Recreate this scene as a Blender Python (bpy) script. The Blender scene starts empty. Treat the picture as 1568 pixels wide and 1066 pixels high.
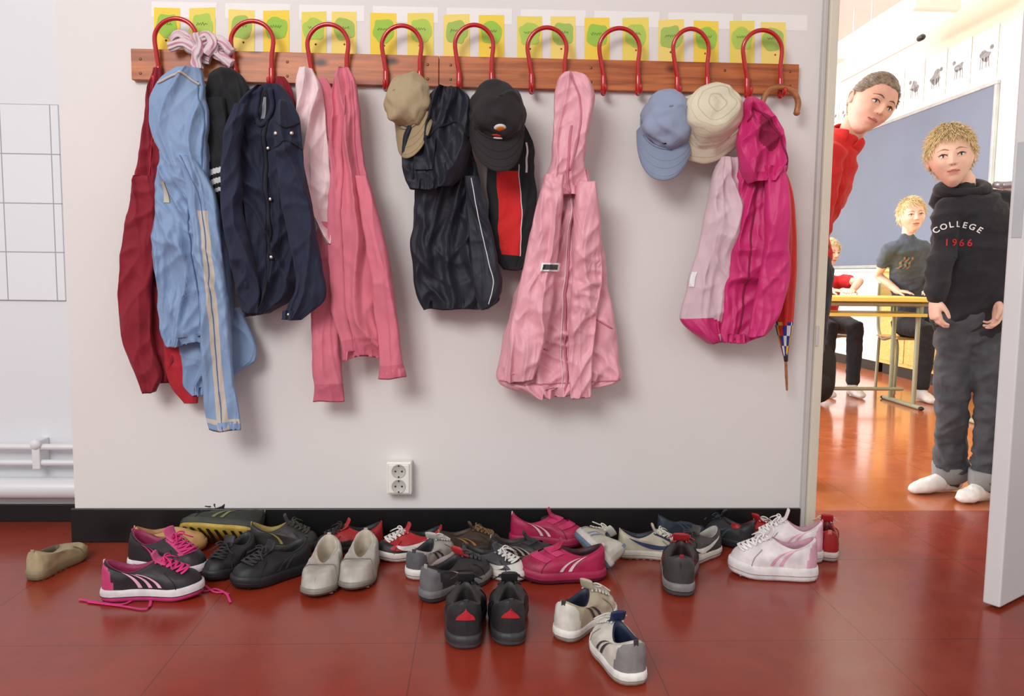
import bpy, bmesh, math, random
from mathutils import Vector, Matrix, Euler, noise
from mathutils.bvhtree import BVHTree
random.seed(7)
scene = bpy.context.scene
try:
    scene.view_settings.view_transform = 'Standard'
except Exception: pass
V = Vector
# ------------------------------------------------------------------ camera calibration (surveyed from photo)
FP = 1220.0; CX, CY = 784.0, 533.0
CAM = V((0, -2.34, 0.80))
psi, th, rho = .0427, .0922, .012
Fv = V((math.sin(psi)*math.cos(th), math.cos(psi)*math.cos(th), -math.sin(th)))
R0 = V((math.cos(psi), -math.sin(psi), 0)); U0 = R0.cross(Fv)
Rv = R0*math.cos(rho)+U0*math.sin(rho); Uv = U0*math.cos(rho)-R0*math.sin(rho)
def ray(px, py): return Fv*FP+Rv*(px-CX)+Uv*(CY-py)
def atY(px, py, y):
    d = ray(px, py); return CAM+d*((y-CAM.y)/d.y)
def atZ(px, py, z=0.0):
    d = ray(px, py); return CAM+d*((z-CAM.z)/d.z)
def atX(px, py, x):
    d = ray(px, py); return CAM+d*((x-CAM.x)/d.x)
cd = bpy.data.cameras.new('camera'); cam = bpy.data.objects.new('camera', cd)
scene.collection.objects.link(cam); scene.camera = cam
cd.sensor_width = 36; cd.lens = 36*FP/1568.0; cd.clip_start = .05
m = Matrix((Rv, Uv, -Fv)).transposed().to_4x4(); m.translation = CAM; cam.matrix_world = m

# ------------------------------------------------------------------ materials
def lin(c):
    return tuple(((x/255.0)/12.92 if x/255.0 <= .04045 else ((x/255.0+.055)/1.055)**2.4) for x in c)+(1,)
_mc = {}
def M(name, rgb, rough=.8, var=.10, ns=9, bump=0., bs=80, metal=0., coat=0., emit=0., sheen=0., bdist=.004, wrink=0., sss=0.):
    if name in _mc: return _mc[name]
    mt = bpy.data.materials.new(name); mt.use_nodes = True
    nt = mt.node_tree; b = nt.nodes['Principled BSDF']
    tc = nt.nodes.new('ShaderNodeTexCoord'); n = nt.nodes.new('ShaderNodeTexNoise')
    n.inputs['Scale'].default_value = ns; n.inputs['Detail'].default_value = 5
    nt.links.new(tc.outputs['Object'], n.inputs['Vector'])
    r = nt.nodes.new('ShaderNodeValToRGB'); c = lin(rgb)
    r.color_ramp.elements[0].position = .3; r.color_ramp.elements[1].position = .7
    r.color_ramp.elements[0].color = tuple(x*(1-var) for x in c[:3])+(1,)
    r.color_ramp.elements[1].color = tuple(min(1, x*(1+var)) for x in c[:3])+(1,)
    nt.links.new(n.outputs['Fac'], r.inputs['Fac']); nt.links.new(r.outputs['Color'], b.inputs['Base Color'])
    b.inputs['Roughness'].default_value = rough; b.inputs['Metallic'].default_value = metal
    b.inputs['Coat Weight'].default_value = coat
    b.inputs['Sheen Weight'].default_value = sheen
    if sss:
        b.inputs['Subsurface Weight'].default_value = sss; b.inputs['Subsurface Radius'].default_value = (.006, .003, .002); b.inputs['Subsurface Scale'].default_value = 1
    if emit:
        b.inputs['Emission Color'].default_value = c; b.inputs['Emission Strength'].default_value = emit
    last = None
    if wrink:
        mp = nt.nodes.new('ShaderNodeMapping'); mp.inputs['Scale'].default_value = (1, 1, .55); nt.links.new(tc.outputs['Object'], mp.inputs[0])
        n3 = nt.nodes.new('ShaderNodeTexNoise'); n3.inputs['Scale'].default_value = 15; n3.inputs['Detail'].default_value = 2.5; n3.inputs['Distortion'].default_value = 1.0
        nt.links.new(mp.outputs[0], n3.inputs['Vector'])
        b3 = nt.nodes.new('ShaderNodeBump'); b3.inputs['Strength'].default_value = wrink; b3.inputs['Distance'].default_value = .02
        nt.links.new(n3.outputs['Fac'], b3.inputs['Height']); last = b3
    if bump:
        n2 = nt.nodes.new('ShaderNodeTexNoise'); n2.inputs['Scale'].default_value = bs; n2.inputs['Detail'].default_value = 4
        nt.links.new(tc.outputs['Object'], n2.inputs['Vector'])
        bp = nt.nodes.new('ShaderNodeBump'); bp.inputs['Strength'].default_value = bump; bp.inputs['Distance'].default_value = bdist
        nt.links.new(n2.outputs['Fac'], bp.inputs['Height'])
        if last: nt.links.new(last.outputs[0], bp.inputs['Normal'])
        last = bp
    if last: nt.links.new(last.outputs['Normal'], b.inputs['Normal'])
    _mc[name] = mt; return mt
def fab(name, rgb, **k):
    a = dict(rough=.85, var=.10, ns=6, bump=.25, bs=160, sheen=.05, bdist=.002, wrink=.4); a.update(k)
    return M(name, rgb, **a)

def floor_mat(name, rgb, rough, mort, ior=1.5, sz=.5):
    mt = bpy.data.materials.new(name); mt.use_nodes = True; nt = mt.node_tree; b = nt.nodes['Principled BSDF']
    b.inputs['IOR'].default_value = ior
    tc = nt.nodes.new('ShaderNodeTexCoord'); br = nt.nodes.new('ShaderNodeTexBrick')
    br.offset = 0; br.inputs['Scale'].default_value = 1; br.inputs['Brick Width'].default_value = sz; br.inputs['Row Height'].default_value = sz
    br.inputs['Mortar Size'].default_value = .0016; br.inputs['Mortar Smooth'].default_value = .3
    c = lin(rgb); br.inputs['Color1'].default_value = c
    br.inputs['Color2'].default_value = (c[0]*.93, c[1]*.91, c[2]*.91, 1); br.inputs['Mortar'].default_value = tuple(x*mort for x in c[:3])+(1,)
    mp = nt.nodes.new('ShaderNodeMapping'); mp.inputs['Location'].default_value = (.13, .22, 0)
    nt.links.new(tc.outputs['Object'], mp.inputs['Vector']); nt.links.new(mp.outputs[0], br.inputs['Vector'])
    n = nt.nodes.new('ShaderNodeTexNoise'); n.inputs['Scale'].default_value = 14; n.inputs['Detail'].default_value = 8
    nt.links.new(tc.outputs['Object'], n.inputs['Vector'])
    mx = nt.nodes.new('ShaderNodeMixRGB'); mx.blend_type = 'MULTIPLY'; mx.inputs[0].default_value = .4
    rp = nt.nodes.new('ShaderNodeValToRGB'); rp.color_ramp.elements[0].position = .3; rp.color_ramp.elements[0].color = (.6, .6, .6, 1); rp.color_ramp.elements[1].position = .7
    nt.links.new(n.outputs['Fac'], rp.inputs[0]); nt.links.new(br.outputs['Color'], mx.inputs[1]); nt.links.new(rp.outputs[0], mx.inputs[2])
    nt.links.new(mx.outputs[0], b.inputs['Base Color'])
    mr = nt.nodes.new('ShaderNodeMapRange'); mr.inputs[3].default_value = rough-.05; mr.inputs[4].default_value = rough+.1
    nt.links.new(n.outputs['Fac'], mr.inputs[0]); nt.links.new(mr.outputs[0], b.inputs['Roughness'])
    bp = nt.nodes.new('ShaderNodeBump'); bp.inputs['Strength'].default_value = .12; bp.inputs['Distance'].default_value = .003
    nt.links.new(n.outputs['Fac'], bp.inputs['Height']); nt.links.new(bp.outputs[0], b.inputs['Normal'])
    return mt
def wood_mat(name, rgb, dark, knots=True):
    mt = bpy.data.materials.new(name); mt.use_nodes = True; nt = mt.node_tree; b = nt.nodes['Principled BSDF']
    tc = nt.nodes.new('ShaderNodeTexCoord'); mp = nt.nodes.new('ShaderNodeMapping'); mp.inputs['Scale'].default_value = (2.2, 30, 42)
    nt.links.new(tc.outputs['Object'], mp.inputs[0])
    n = nt.nodes.new('ShaderNodeTexNoise'); n.inputs['Scale'].default_value = 1.6; n.inputs['Detail'].default_value = 6; n.inputs['Distortion'].default_value = .6
    nt.links.new(mp.outputs[0], n.inputs['Vector'])
    r = nt.nodes.new('ShaderNodeValToRGB'); r.color_ramp.elements[0].position = .35; r.color_ramp.elements[1].position = .65
    r.color_ramp.elements[0].color = lin(dark); r.color_ramp.elements[1].color = lin(rgb)
    nt.links.new(n.outputs['Fac'], r.inputs[0])
    if knots:
        mp2 = nt.nodes.new('ShaderNodeMapping'); mp2.inputs['Scale'].default_value = (7, 7, 13); nt.links.new(tc.outputs['Object'], mp2.inputs[0])
        vo = nt.nodes.new('ShaderNodeTexVoronoi'); vo.inputs['Scale'].default_value = 1.0; nt.links.new(mp2.outputs[0], vo.inputs['Vector'])
        kr = nt.nodes.new('ShaderNodeValToRGB'); kr.color_ramp.elements[0].position = .07; kr.color_ramp.elements[0].color = (.10, .04, .03, 1)
        kr.color_ramp.elements[1].position = .20; kr.color_ramp.elements[1].color = (1, 1, 1, 1)
        nt.links.new(vo.outputs['Distance'], kr.inputs[0])
        mx = nt.nodes.new('ShaderNodeMixRGB'); mx.blend_type = 'MULTIPLY'; mx.inputs[0].default_value = 1
        nt.links.new(r.outputs[0], mx.inputs[1]); nt.links.new(kr.outputs[0], mx.inputs[2]); nt.links.new(mx.outputs[0], b.inputs['Base Color'])
    else: nt.links.new(r.outputs[0], b.inputs['Base Color'])
    b.inputs['Roughness'].default_value = .42
    return mt
def tile_mat(off, sz):
    mt = bpy.data.materials.new('white_wall_tiles'); mt.use_nodes = True; nt = mt.node_tree; b = nt.nodes['Principled BSDF']
    tc = nt.nodes.new('ShaderNodeTexCoord'); sp = nt.nodes.new('ShaderNodeSeparateXYZ'); cb = nt.nodes.new('ShaderNodeCombineXYZ'); ad = nt.nodes.new('ShaderNodeMath'); ad.inputs[1].default_value = off+sz*20
    nt.links.new(tc.outputs['Object'], sp.inputs[0]); nt.links.new(sp.outputs[0], ad.inputs[0]); nt.links.new(ad.outputs[0], cb.inputs[0]); nt.links.new(sp.outputs[2], cb.inputs[1])
    br = nt.nodes.new('ShaderNodeTexBrick'); br.offset = 0; br.inputs['Scale'].default_value = 1; br.inputs['Brick Width'].default_value = sz; br.inputs['Row Height'].default_value = sz
    br.inputs['Mortar Size'].default_value = .0018; br.inputs['Color1'].default_value = lin((226, 229, 233)); br.inputs['Color2'].default_value = lin((222, 226, 230)); br.inputs['Mortar'].default_value = lin((160, 161, 164))
    nt.links.new(cb.outputs[0], br.inputs['Vector']); nt.links.new(br.outputs[0], b.inputs['Base Color']); b.inputs['Roughness'].default_value = .2
    return mt

# ------------------------------------------------------------------ mesh builder
def cr(pts, n):
    P = [V(p) for p in pts]; P = [P[0]*2-P[1]]+P+[P[-1]*2-P[-2]]; out = []
    seg = len(P)-3
    for i in range(n):
        t = i/(n-1)*seg; k = min(int(t), seg-1); t -= k
        a, b, c, d = P[k:k+4]
        out.append(.5*((2*b)+(c-a)*t+(2*a-5*b+4*c-d)*t*t+(3*b-a-3*c+d)*t**3))
    return out
def sst(a, b, x):
    t = max(0, min(1, (x-a)/(b-a))); return t*t*(3-2*t)
class B:
    def __init__(s): s.v = []; s.f = []; s.mi = []; s.sm = []; s.mats = []
    def mid(s, m):
        if m not in s.mats: s.mats.append(m)
        return s.mats.index(m)
    def add(s, vs, fs, mat, smooth=True):
        o = len(s.v); s.v += [V(p) for p in vs]; k = s.mid(mat) if not isinstance(mat, list) else None
        for i, f in enumerate(fs):
            s.f.append([x+o for x in f]); s.mi.append(k if k is not None else s.mid(mat[i])); s.sm.append(smooth)
    def rings(s, rs, mat, closed=True, cap0=False, cap1=False, matfn=None, smooth=True):
        n = len(rs[0]); vs = [p for r in rs for p in r]; fs = []; ms = []
        for j in range(len(rs)-1):
            for i in range(n if closed else n-1):
                k = (i+1) % n
                fs.append((j*n+i, j*n+k, (j+1)*n+k, (j+1)*n+i)); ms.append((matfn(i, j) if matfn else None) or mat)
        for c, j in ((cap0, 0), (cap1, len(rs)-1)):
            if c:
                ctr = sum((V(p) for p in rs[j]), V())/n; vs.append(ctr); q = len(vs)-1
                for i in range(n): fs.append((j*n+i, j*n+(i+1) % n, q)); ms.append(mat)
        s.add(vs, fs, ms, smooth)
    def box(s, lo, hi, mat, bev=0., rot=None, seg=2):
        lo, hi = V(lo), V(hi); bm = bmesh.new(); bmesh.ops.create_cube(bm, size=1)
        sz = hi-lo; c = (hi+lo)/2
        for v in bm.verts: v.co = V((v.co.x*sz.x, v.co.y*sz.y, v.co.z*sz.z))
        if bev: bmesh.ops.bevel(bm, geom=bm.edges[:], offset=bev, segments=seg, affect='EDGES', profile=.5)
        bm.verts.ensure_lookup_table()
        vs = [(rot @ v.co if rot else v.co)+c for v in bm.verts]; fs = [[v.index for v in f.verts] for f in bm.faces]
        bm.free(); s.add(vs, fs, mat, False)
    def etube(s, pts, rad, mat, ref=None, n=14, cap=True, rnd=True, matfn=None):
        P = [V(p) for p in pts]; m = len(P); rings = []
        rad = [rad]*m if not isinstance(rad, (list, tuple)) else list(rad)
        rad = [(r, r) if not isinstance(r, (tuple, list)) else r for r in rad]
        A = None
        for j in range(m):
            t = (P[min(j+1, m-1)]-P[max(j-1, 0)]).normalized()
            if ref is not None: A = V(ref)-t*V(ref).dot(t)
            elif A is None:
                q = V((0, 0, 1)) if abs(t.z) < .9 else V((1, 0, 0)); A = q-t*q.dot(t)
            else: A = A-t*A.dot(t)
            A = A.normalized(); Bv = t.cross(A)
            def rg(c, k): return [c+A*(rad[j][0]*k*math.cos(2*math.pi*i/n))+Bv*(rad[j][1]*k*math.sin(2*math.pi*i/n)) for i in range(n)]
            rm = min(rad[j])
            if rnd and cap and j == 0:
                rings.append(rg(P[j]-t*rm*.85, .45)); rings.append(rg(P[j]-t*rm*.5, .85))
            rings.append(rg(P[j], 1))
            if rnd and cap and j == m-1:
                rings.append(rg(P[j]+t*rm*.5, .85)); rings.append(rg(P[j]+t*rm*.85, .45))
        s.rings(rings, mat, True, cap, cap, matfn)
    def tube(s, pts, r, mat, n=10, res=None):
        if res:
            if isinstance(r, (list, tuple)):
                m = len(r); rr = []
                for i in range(res):
                    t = i/(res-1)*(m-1); k = min(int(t), m-2); rr.append(r[k]*(1-(t-k))+r[k+1]*(t-k))
                r = rr
            pts = cr(pts, res)
        s.etube(pts, r, mat, None, n)
    def ell(s, c, r, mat, nu=20, nv=14, rot=None, fn=None):
        c = V(c); rings = []
        for j in range(1, nv):
            a = math.pi*j/nv; rr = []
            for i in range(nu):
                b = 2*math.pi*i/nu; d = V((math.sin(a)*math.cos(b), math.sin(a)*math.sin(b), math.cos(a)))
                p = V((d.x*r[0], d.y*r[1], d.z*r[2]))
                if fn: p = fn(p, d)
                rr.append((rot @ p if rot else p)+c)
            rings.append(rr)
        s.rings(rings, mat, True, True, True)
    def mesh(s, name):
        me = bpy.data.meshes.new(name); me.from_pydata([tuple(v) for v in s.v], [], s.f)
        for m_ in s.mats: me.materials.append(m_)
        me.polygons.foreach_set('material_index', s.mi); me.polygons.foreach_set('use_smooth', s.sm)
        return me
    def done(s, name, parent=None):
        xs = [v.x for v in s.v]; ys = [v.y for v in s.v]; zs = [v.z for v in s.v]
        o = V(((min(xs)+max(xs))/2, (min(ys)+max(ys))/2, min(zs)))
        s.v = [v-o for v in s.v]; me = s.mesh(name)
        bm = bmesh.new(); bm.from_mesh(me); bmesh.ops.recalc_face_normals(bm, faces=bm.faces[:]); bm.to_mesh(me); bm.free()
        ob = bpy.data.objects.new(name, me); scene.collection.objects.link(ob); ob.location = o
        if parent: ob.location = o-parent.location; ob.parent = parent
        return ob
def empty(name, loc):
    e = bpy.data.objects.new(name, None); e.location = loc; e.empty_display_size = .1; scene.collection.objects.link(e); return e
def remesh(s, name, mat, voxel, it=4, wr=0., ws=12, parent=None):
    me = s.mesh(name+'_src'); ob = bpy.data.objects.new('tmp', me); scene.collection.objects.link(ob)
    md = ob.modifiers.new('r', 'REMESH'); md.mode = 'VOXEL'; md.voxel_size = voxel; md.use_smooth_shade = True
    if it:
        md = ob.modifiers.new('s', 'SMOOTH'); md.iterations = it; md.factor = .5
    dg = bpy.context.evaluated_depsgraph_get(); ev = ob.evaluated_get(dg)
    m2 = bpy.data.meshes.new_from_object(ev); bpy.data.objects.remove(ob)
    vs = [v.co.copy() for v in m2.vertices]; ns = [v.normal.copy() for v in m2.vertices]
    if wr:
        for i, p in enumerate(vs):
            w_ = noise.noise(p*6)*.5
            n1 = noise.noise(p*ws); n2 = noise.noise(V((p.x*ws*.6+w_, p.y*ws*.6, p.z*ws*1.5+w_))+V((7, 3, 1)))
            n3 = noise.noise(V(((p.x+p.z)*ws*.9, p.y*ws, (p.z-p.x)*ws*1.6))+V((1, 9, 4)))
            vs[i] = p+ns[i]*wr*(max(0, 1-abs(n2)*2.8)**1.2*.7+max(0, 1-abs(n3)*3.0)*.5+n1*.6-.4)
    b = B(); b.add(vs, [list(p.vertices) for p in m2.polygons], mat)
    bv = BVHTree.FromPolygons([tuple(v) for v in vs], [list(p.vertices) for p in m2.polygons])
    ob = b.done(name, parent); return ob, bv

# ------------------------------------------------------------------ room shell
wallm = M('painted_wall', (225, 221, 219), .75, .025, 1.6, .12, 120, bdist=.002)
wallL = M('painted_wall_recess', (222, 224, 228), .7, .02, 1.5, .1, 90, bdist=.002)
classm = M('classroom_wall_paint', (230, 236, 218), .8, .02, 1.2)
blackm = M('black_skirting', (16, 16, 18), .35, .2, 6)
framem = M('cream_door_frame', (214, 208, 190), .5, .04, 4)
fgrey = M('grey_frame_strip', (196, 193, 190), .5, .04, 4)
xl = atY(104, 500, 0).x; xr = atY(1222, 815, 0).x; xj = atY(1243, 812, -.02).x
DW = .93
def mk(name, fn, parent=None):
    b = B(); fn(b); return b.done(name, parent)
YR = .20
mk('wall_hall', lambda b: (b.box((xl, 0, 0), (xr+.01, .12, 3.1), wallm), b.box((xl, .12, 0), (xl+.1, YR+.08, 3.1), wallm),
    b.box((xr+.01, 0, 2.12), (xj+DW+.05, .12, 3.1), wallm), b.box((xj+DW+.05, 0, 0), (4.2, .12, 3.1), wallm)))
zt0 = atY(50, 460, YR).z; zt1 = atY(50, 160, YR).z
mk('wall_recess', lambda b: b.box((-3.2, YR, 0), (xl, YR+.1, 3.1), wallL))
tsz = (zt1-zt0)/4; tln = atY(83, 300, YR).x; trt = atY(95, 300, YR).x; tlf = tln-tsz*8
mk('tile_panel', lambda b: b.box((tlf, YR-.006, zt0), (trt, YR-.0005, zt1), tile_mat((tlf+trt)/2-tln, tsz)))
hb = atY(117, 778, 0).z
mk('baseboard_hall', lambda b: b.box((xl-.008, -.012, 0), (xr, -.0005, hb), blackm, .002))
mk('baseboard_recess', lambda b: b.box((-3.2, YR-.012, 0), (xl-.001, YR-.0005, .055), blackm, .002))
mk('floor_hall', lambda b: b.box((-3.2, -4.2, -.05), (4.2, .3, 0), floor_mat('red_linoleum', (146, 52, 32), .20, .55)))
mk('ceiling_hall', lambda b: b.box((-3.2, -3.0, 2.95), (4.2, 0, 3.05), M('ceiling_hall_white', (225, 225, 222), .8, .01)))
mk('floor_classroom', lambda b: b.box((-3.2, .301, -.05), (4.2, 9.6, 0), floor_mat('red_linoleum_lit', (190, 104, 62), .12, .6, 1.85)))  # same red floor; orange base colour paints in the classroom's bright light
SX = 3.85
mk('wall_classroom_right', lambda b: b.box((SX, .12, 0), (SX+.1, 9.6, 3.1), classm))
mk('wall_classroom_far', lambda b: b.box((-3.2, 9.5, 0), (SX, 9.6, 3.1), classm))
mk('ceiling_classroom', lambda b: b.box((-3.2, .12, 3.1), (SX+.1, 9.6, 3.2), M('ceiling_white', (238, 238, 234), .8, .01)))
mk('baseboard_classroom', lambda b: b.box((SX-.015, .13, 0), (SX-.0005, 9.4, .09), blackm))
def frame(b):
    for sgn, x0 in ((1, xr), (-1, xj+DW+.05)):
        xs = sorted((x0, x0+sgn*.012)); b.box((xs[0], -.018, 0), (xs[1], .14, 2.14), fgrey, .002)
        xs = sorted((x0+sgn*.0125, x0+sgn*(xj-xr+.006))); b.box((xs[0], -.03, 0), (xs[1], .15, 2.12), framem, .004)
        xs = sorted((x0+sgn*(xj-xr+.006), x0+sgn*(xj-xr+.018))); b.box((xs[0], .02, 0), (xs[1], .13, 2.10), framem, .003)
    b.box((xr, -.03, 2.08), (xj+DW+.05, .15, 2.14), framem, .004)
    b.box((xr+.012, -.034, .60), (xr+.02, -.03, .66), fgrey)
mk('door_frame', frame)
fe = atZ(1517, 932); hg = V((xj+DW, -.055, 0))
def door(b):
    d = (hg-V((fe.x, fe.y, 0))); L = d.length; a = math.atan2(d.y, d.x); R = Matrix.Rotation(a, 3, 'Z')
    dm = M('white_door_paint', (222, 222, 222), .4, .015); c = V((fe.x, fe.y, 0))
    def lb(lo, hi, mt, bev=0):
        lo, hi = V(lo), V(hi); q = (lo+hi)/2; h = (hi-lo)/2; cc = R @ q+c; b.box(cc-h, cc+h, mt, bev, R)
    lb((0, -.02, .008), (L, .02, 2.07), dm, .004)
    st = M('brushed_steel', (200, 200, 202), .4, .05, metal=.8)
    for s_ in (-1, 1):
        lb((.035, s_*.0225-.0025, .93), (.075, s_*.0225+.0025, 1.09), st, .002)
        b.tube([R @ V((.055, s_*.025, 1.03))+c, R @ V((.055, s_*.06, 1.03))+c, R @ V((.045, s_*.07, 1.03))+c, R @ V((-.01+.18*(s_ > 0), s_*.072, 1.03))+c], .009, st, 10, 16)
    lb((-.002, -.011, .90), (.001, .011, 1.12), st)
mk('door_1', door)
def pipes(b):
    wp = M('white_pipe_paint', (222, 223, 226), .35, .02)
    for py, r in ((685, .010), (709, .010), (748, .034)):
        z = atY(50, py, YR-.05).z; b.tube([(-3.1, YR-.045, z), (-2, YR-.045, z), (xl-.004, YR-.045, z)], r, wp, 16)
    x = atY(57, 695, YR-.05).x; z0 = atY(57, 715, YR-.05).z; z1 = atY(57, 680, YR-.05).z
    b.box((x-.012, YR-.06, z0-.006), (x+.012, YR, z1+.012), wp, .003)
    b.ell((x, YR-.058, z1), (.016, .012, .016), wp)
mk('heating_pipes', pipes)

# ------------------------------------------------------------------ coat rack
rackw = wood_mat('rack_pine', (196, 112, 58), (148, 74, 34))
redm = M('red_enamel_hook', (184, 16, 22), .22, .04, coat=.5)
def btop(x): return 76+(x-200)*.0196
def rack(b):
    for x0, x1 in ((200, 671.5), (672.5, 1222)):
        p0 = atY(x0, btop(x0), -.022); p1 = atY(x1, btop(x1)+48, -.022); z1 = atY(672, btop(672), -.022).z; z0 = atY(672, btop(672)+47, -.022).z
        b.box((p0.x, -.022, z0), (p1.x, -.0005, z1), rackw, .0015)
    sc = M('screw_brass', (120, 90, 50), .4, metal=.8)
    for x in (215, 440, 655, 690, 905, 1110, 1210):
        for yy in (14, 36):
            p = atY(x, btop(x)+yy, -.022); b.ell(p, (.004, .0015, .004), sc, 10, 6)
mk('coat_rack_board', rack)
hooks = [(240, 298, 28), (357, 415, 32), (474, 530, 37), (588, 642, 39), (700, 752, 38), (811, 864, 42), (921, 976, 43), (1034, 1082, 44), (1141, 1194, 46)]
for xa, xb, yt in hooks:
    b = B(); yb = btop(xa)+50
    mid_ = (xa+xb)/2; w = (xb-xa)/2
    pp = []
    for (x, y, yy) in ((xa+3, yb, -.034), (xa+3, yb-22, -.036), (xa, yb-42, -.042), (mid_-w-3, yt+26, -.05), (mid_-w*.7, yt+7, -.055), (mid_, yt, -.057), (mid_+w*.7, yt+7, -.055), (mid_+w+3, yt+26, -.05), (xb+1, yb-42, -.042), (xb+1, yb-22, -.036), (xb+1, yb, -.034)):
        pp.append(atY(x, y, yy))
    b.tube(pp, .0062, redm, 12, 70)
    for x in (xa+3, xb+1):
        b.tube([atY(x, yb-24, -.0355), atY(x, yb, -.034)], .0080, redm, 12)
        b.ell(atY(x, yb+2, -.034), (.009, .009, .009), redm)
        p = atY(x, yb-2, -.034); b.tube([p, p+V((0, -.018, -.012)), p+V((0, -.032, -.008)), p+V((0, -.036, .004))], .0052, redm, 10, 12)
        b.tube([atY(x, yb-12, -.03), atY(x, yb-12, -.0225)], .008, redm, 12)
    b.done('coat_hook')
yel = [M('yellow_card_%d' % i, c, .8, .03, 5) for i, c in enumerate([(242, 212, 80), (236, 216, 104), (242, 218, 122)])]
grn = [M('green_paper_%d' % i, c, .8, .06, 20) for i, c in enumerate([(158, 200, 76), (176, 206, 92), (164, 194, 96)])]
inkm = M('ink', (40, 70, 40), .8)
tapem = M('paper_strip', (238, 236, 234), .7, .01)
cards = [(236, 12, 276), (290, 12, 330), (350, 15, 390), (403, 16, 443), (462, 18, 500), (508, 18, 546), (567, 20, 607), (624, 20, 664), (679, 22, 719), (733, 23, 772), (792, 25, 830), (843, 25, 881), (895, 27, 933), (953, 27, 993), (1008, 30, 1047), (1062, 32, 1100), (1117, 32, 1155), (1165, 34, 1203)]
def q(x, y, d): p = atY(x, y, 0); p.y = d; return p
for k, (x0, y0, x1) in enumerate(cards):
    b = B(); rnd = random.Random(k)
    y1 = btop(x0)+6
    t = rnd.uniform(-1, 1)
    b.add([q(x0, y0-t, -.0012), q(x1, y0+t, -.0012), q(x1, y1, -.0012), q(x0, y1, -.0012)], [(0, 1, 2, 3)], yel[k % 3], False)
    n = 34; cx, cy = (x0+x1)/2, y0+27
    ring = []
    for i in range(n):
        a = 2*math.pi*i/n; rr = 1+.16*noise.noise(V((math.cos(a)*1.6, math.sin(a)*1.6, k*3.1)))+.05*math.sin(5*a+k)
        ring.append(q(cx+math.copysign(abs(math.cos(a))**.75, math.cos(a))*16*rr, cy+math.copysign(abs(math.sin(a))**.75, math.sin(a))*17*rr, -.0022))
    b.add(ring, [list(range(n))], grn[k % 3], False)
    pts = [q(cx-9+i*1.3, cy-2+2*math.sin(i*2.1+k)+rnd.uniform(-1, 1), -.0026) for i in range(14)]
    b.tube(pts, .0005, inkm, 5)
    b.ell(q(cx+rnd.uniform(-3, 3), y0+50, -.002), (.0028, .0012, .0028), redm if k % 2 else inkm, 8, 6)
    b.done('name_card')
b = B()
for k in range(9):
    x0 = 232+k*113; y0 = 2+k*2.4
    b.add([q(x0, y0, -.0006), q(x0+100, y0+2, -.0006), q(x0+100, y0+26, -.0006), q(x0, y0+24, -.0006)], [(0, 1, 2, 3)], tapem, False)
b.done('paper_strips')
def socket(b):
    pm = M('socket_plastic', (238, 236, 230), .3, .01); dk = M('socket_hole', (40, 40, 42), .5); gr = M('socket_recess', (190, 188, 182), .4)
    p0 = atY(590, 752, -.0); p1 = atY(634, 703, -.0); w = .078; x0 = p1.x-w
    b.box((x0, -.042, p0.z), (p1.x-.004, -.0005, p1.z), pm, .004)
    b.box((x0+.006, -.046, p0.z+.005), (p1.x-.010, -.042, p1.z-.005), pm, .003)
    cxs = (x0+p1.x-.004)/2; h = p1.z-p0.z
    for s_ in (.27, .73):
        cz = p0.z+h*s_
        rg = [[V((cxs+r*math.cos(2*math.pi*i/28), y, cz+r*math.sin(2*math.pi*i/28))) for i in range(28)] for r, y in ((.021, -.0465), (.0195, -.0485), (.018, -.0465), (.0175, -.0462))]
        b.rings(rg, gr, True, False, True)
        for dx in (-.0095, .0095): b.ell((cxs+dx, -.0465, cz), (.003, .001, .003), dk, 10, 6)
        for dz in (-.0165, .0165): b.box((cxs-.002, -.0485, cz+dz-.002), (cxs+.002, -.0463, cz+dz+.002), dk)
mk('wall_socket', socket)

# ------------------------------------------------------------------ garments
def lerp_rows(rows, v, lo, hi):
    py = lo+(hi-lo)*v
    k = 0
    while k < len(rows)-2 and py > rows[k+1][0]: k += 1
    a, b_ = rows[k], rows[k+1]; p = rows[max(k-1, 0)]; n = rows[min(k+2, len(rows)-1)]
    t = (py-a[0])/(b_[0]-a[0]); t = max(0, min(1, t)); h = b_[0]-a[0]; out = [py]
    for c in (1, 2):
        m0 = (b_[c]-p[c])/max(1e-6, (b_[0]-p[0]))*h; m1 = (n[c]-a[c])/max(1e-6, (n[0]-a[0]))*h
        out.append((2*t**3-3*t*t+1)*a[c]+(t**3-2*t*t+t)*m0+(-2*t**3+3*t*t)*b_[c]+(t**3-t*t)*m1)
    return out
def foldf(x, z, seed, fx, fz, cr_):
    w = noise.noise(V((x*4, z*3, seed)))*1.4
    n1 = noise.noise(V((x*fx+w, z*fz*.7+w*.5, seed+5.3)))
    r = max(0, 1-abs(n1)*3.0)**1.3
    n1b = noise.noise(V((x*fx*2.1+w, z*fz*1.1, seed+15.3))); rb = max(0, 1-abs(n1b)*3.2)**1.3
    sg = 1 if int(seed) % 2 else -1
    n2 = noise.noise(V(((x+sg*z*.55)*fx*.8+w*.5, (z-sg*x*.5)*fz*1.7+w, seed+9.1)))
    r2 = max(0, 1-abs(n2)*3.0)**1.3
    n3 = noise.noise(V(((x-sg*z*.8)*13+w, (z+sg*x*.6)*7+w*2, seed+2.2))); r3 = max(0, 1-abs(n3)*3.0)**1.2
    return r*.85+rb*.32*(1-cr_*.4)+r2*.6*cr_+r3*.33*cr_+noise.noise(V((x*8, z*3.5, seed+20)))*.8
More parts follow.
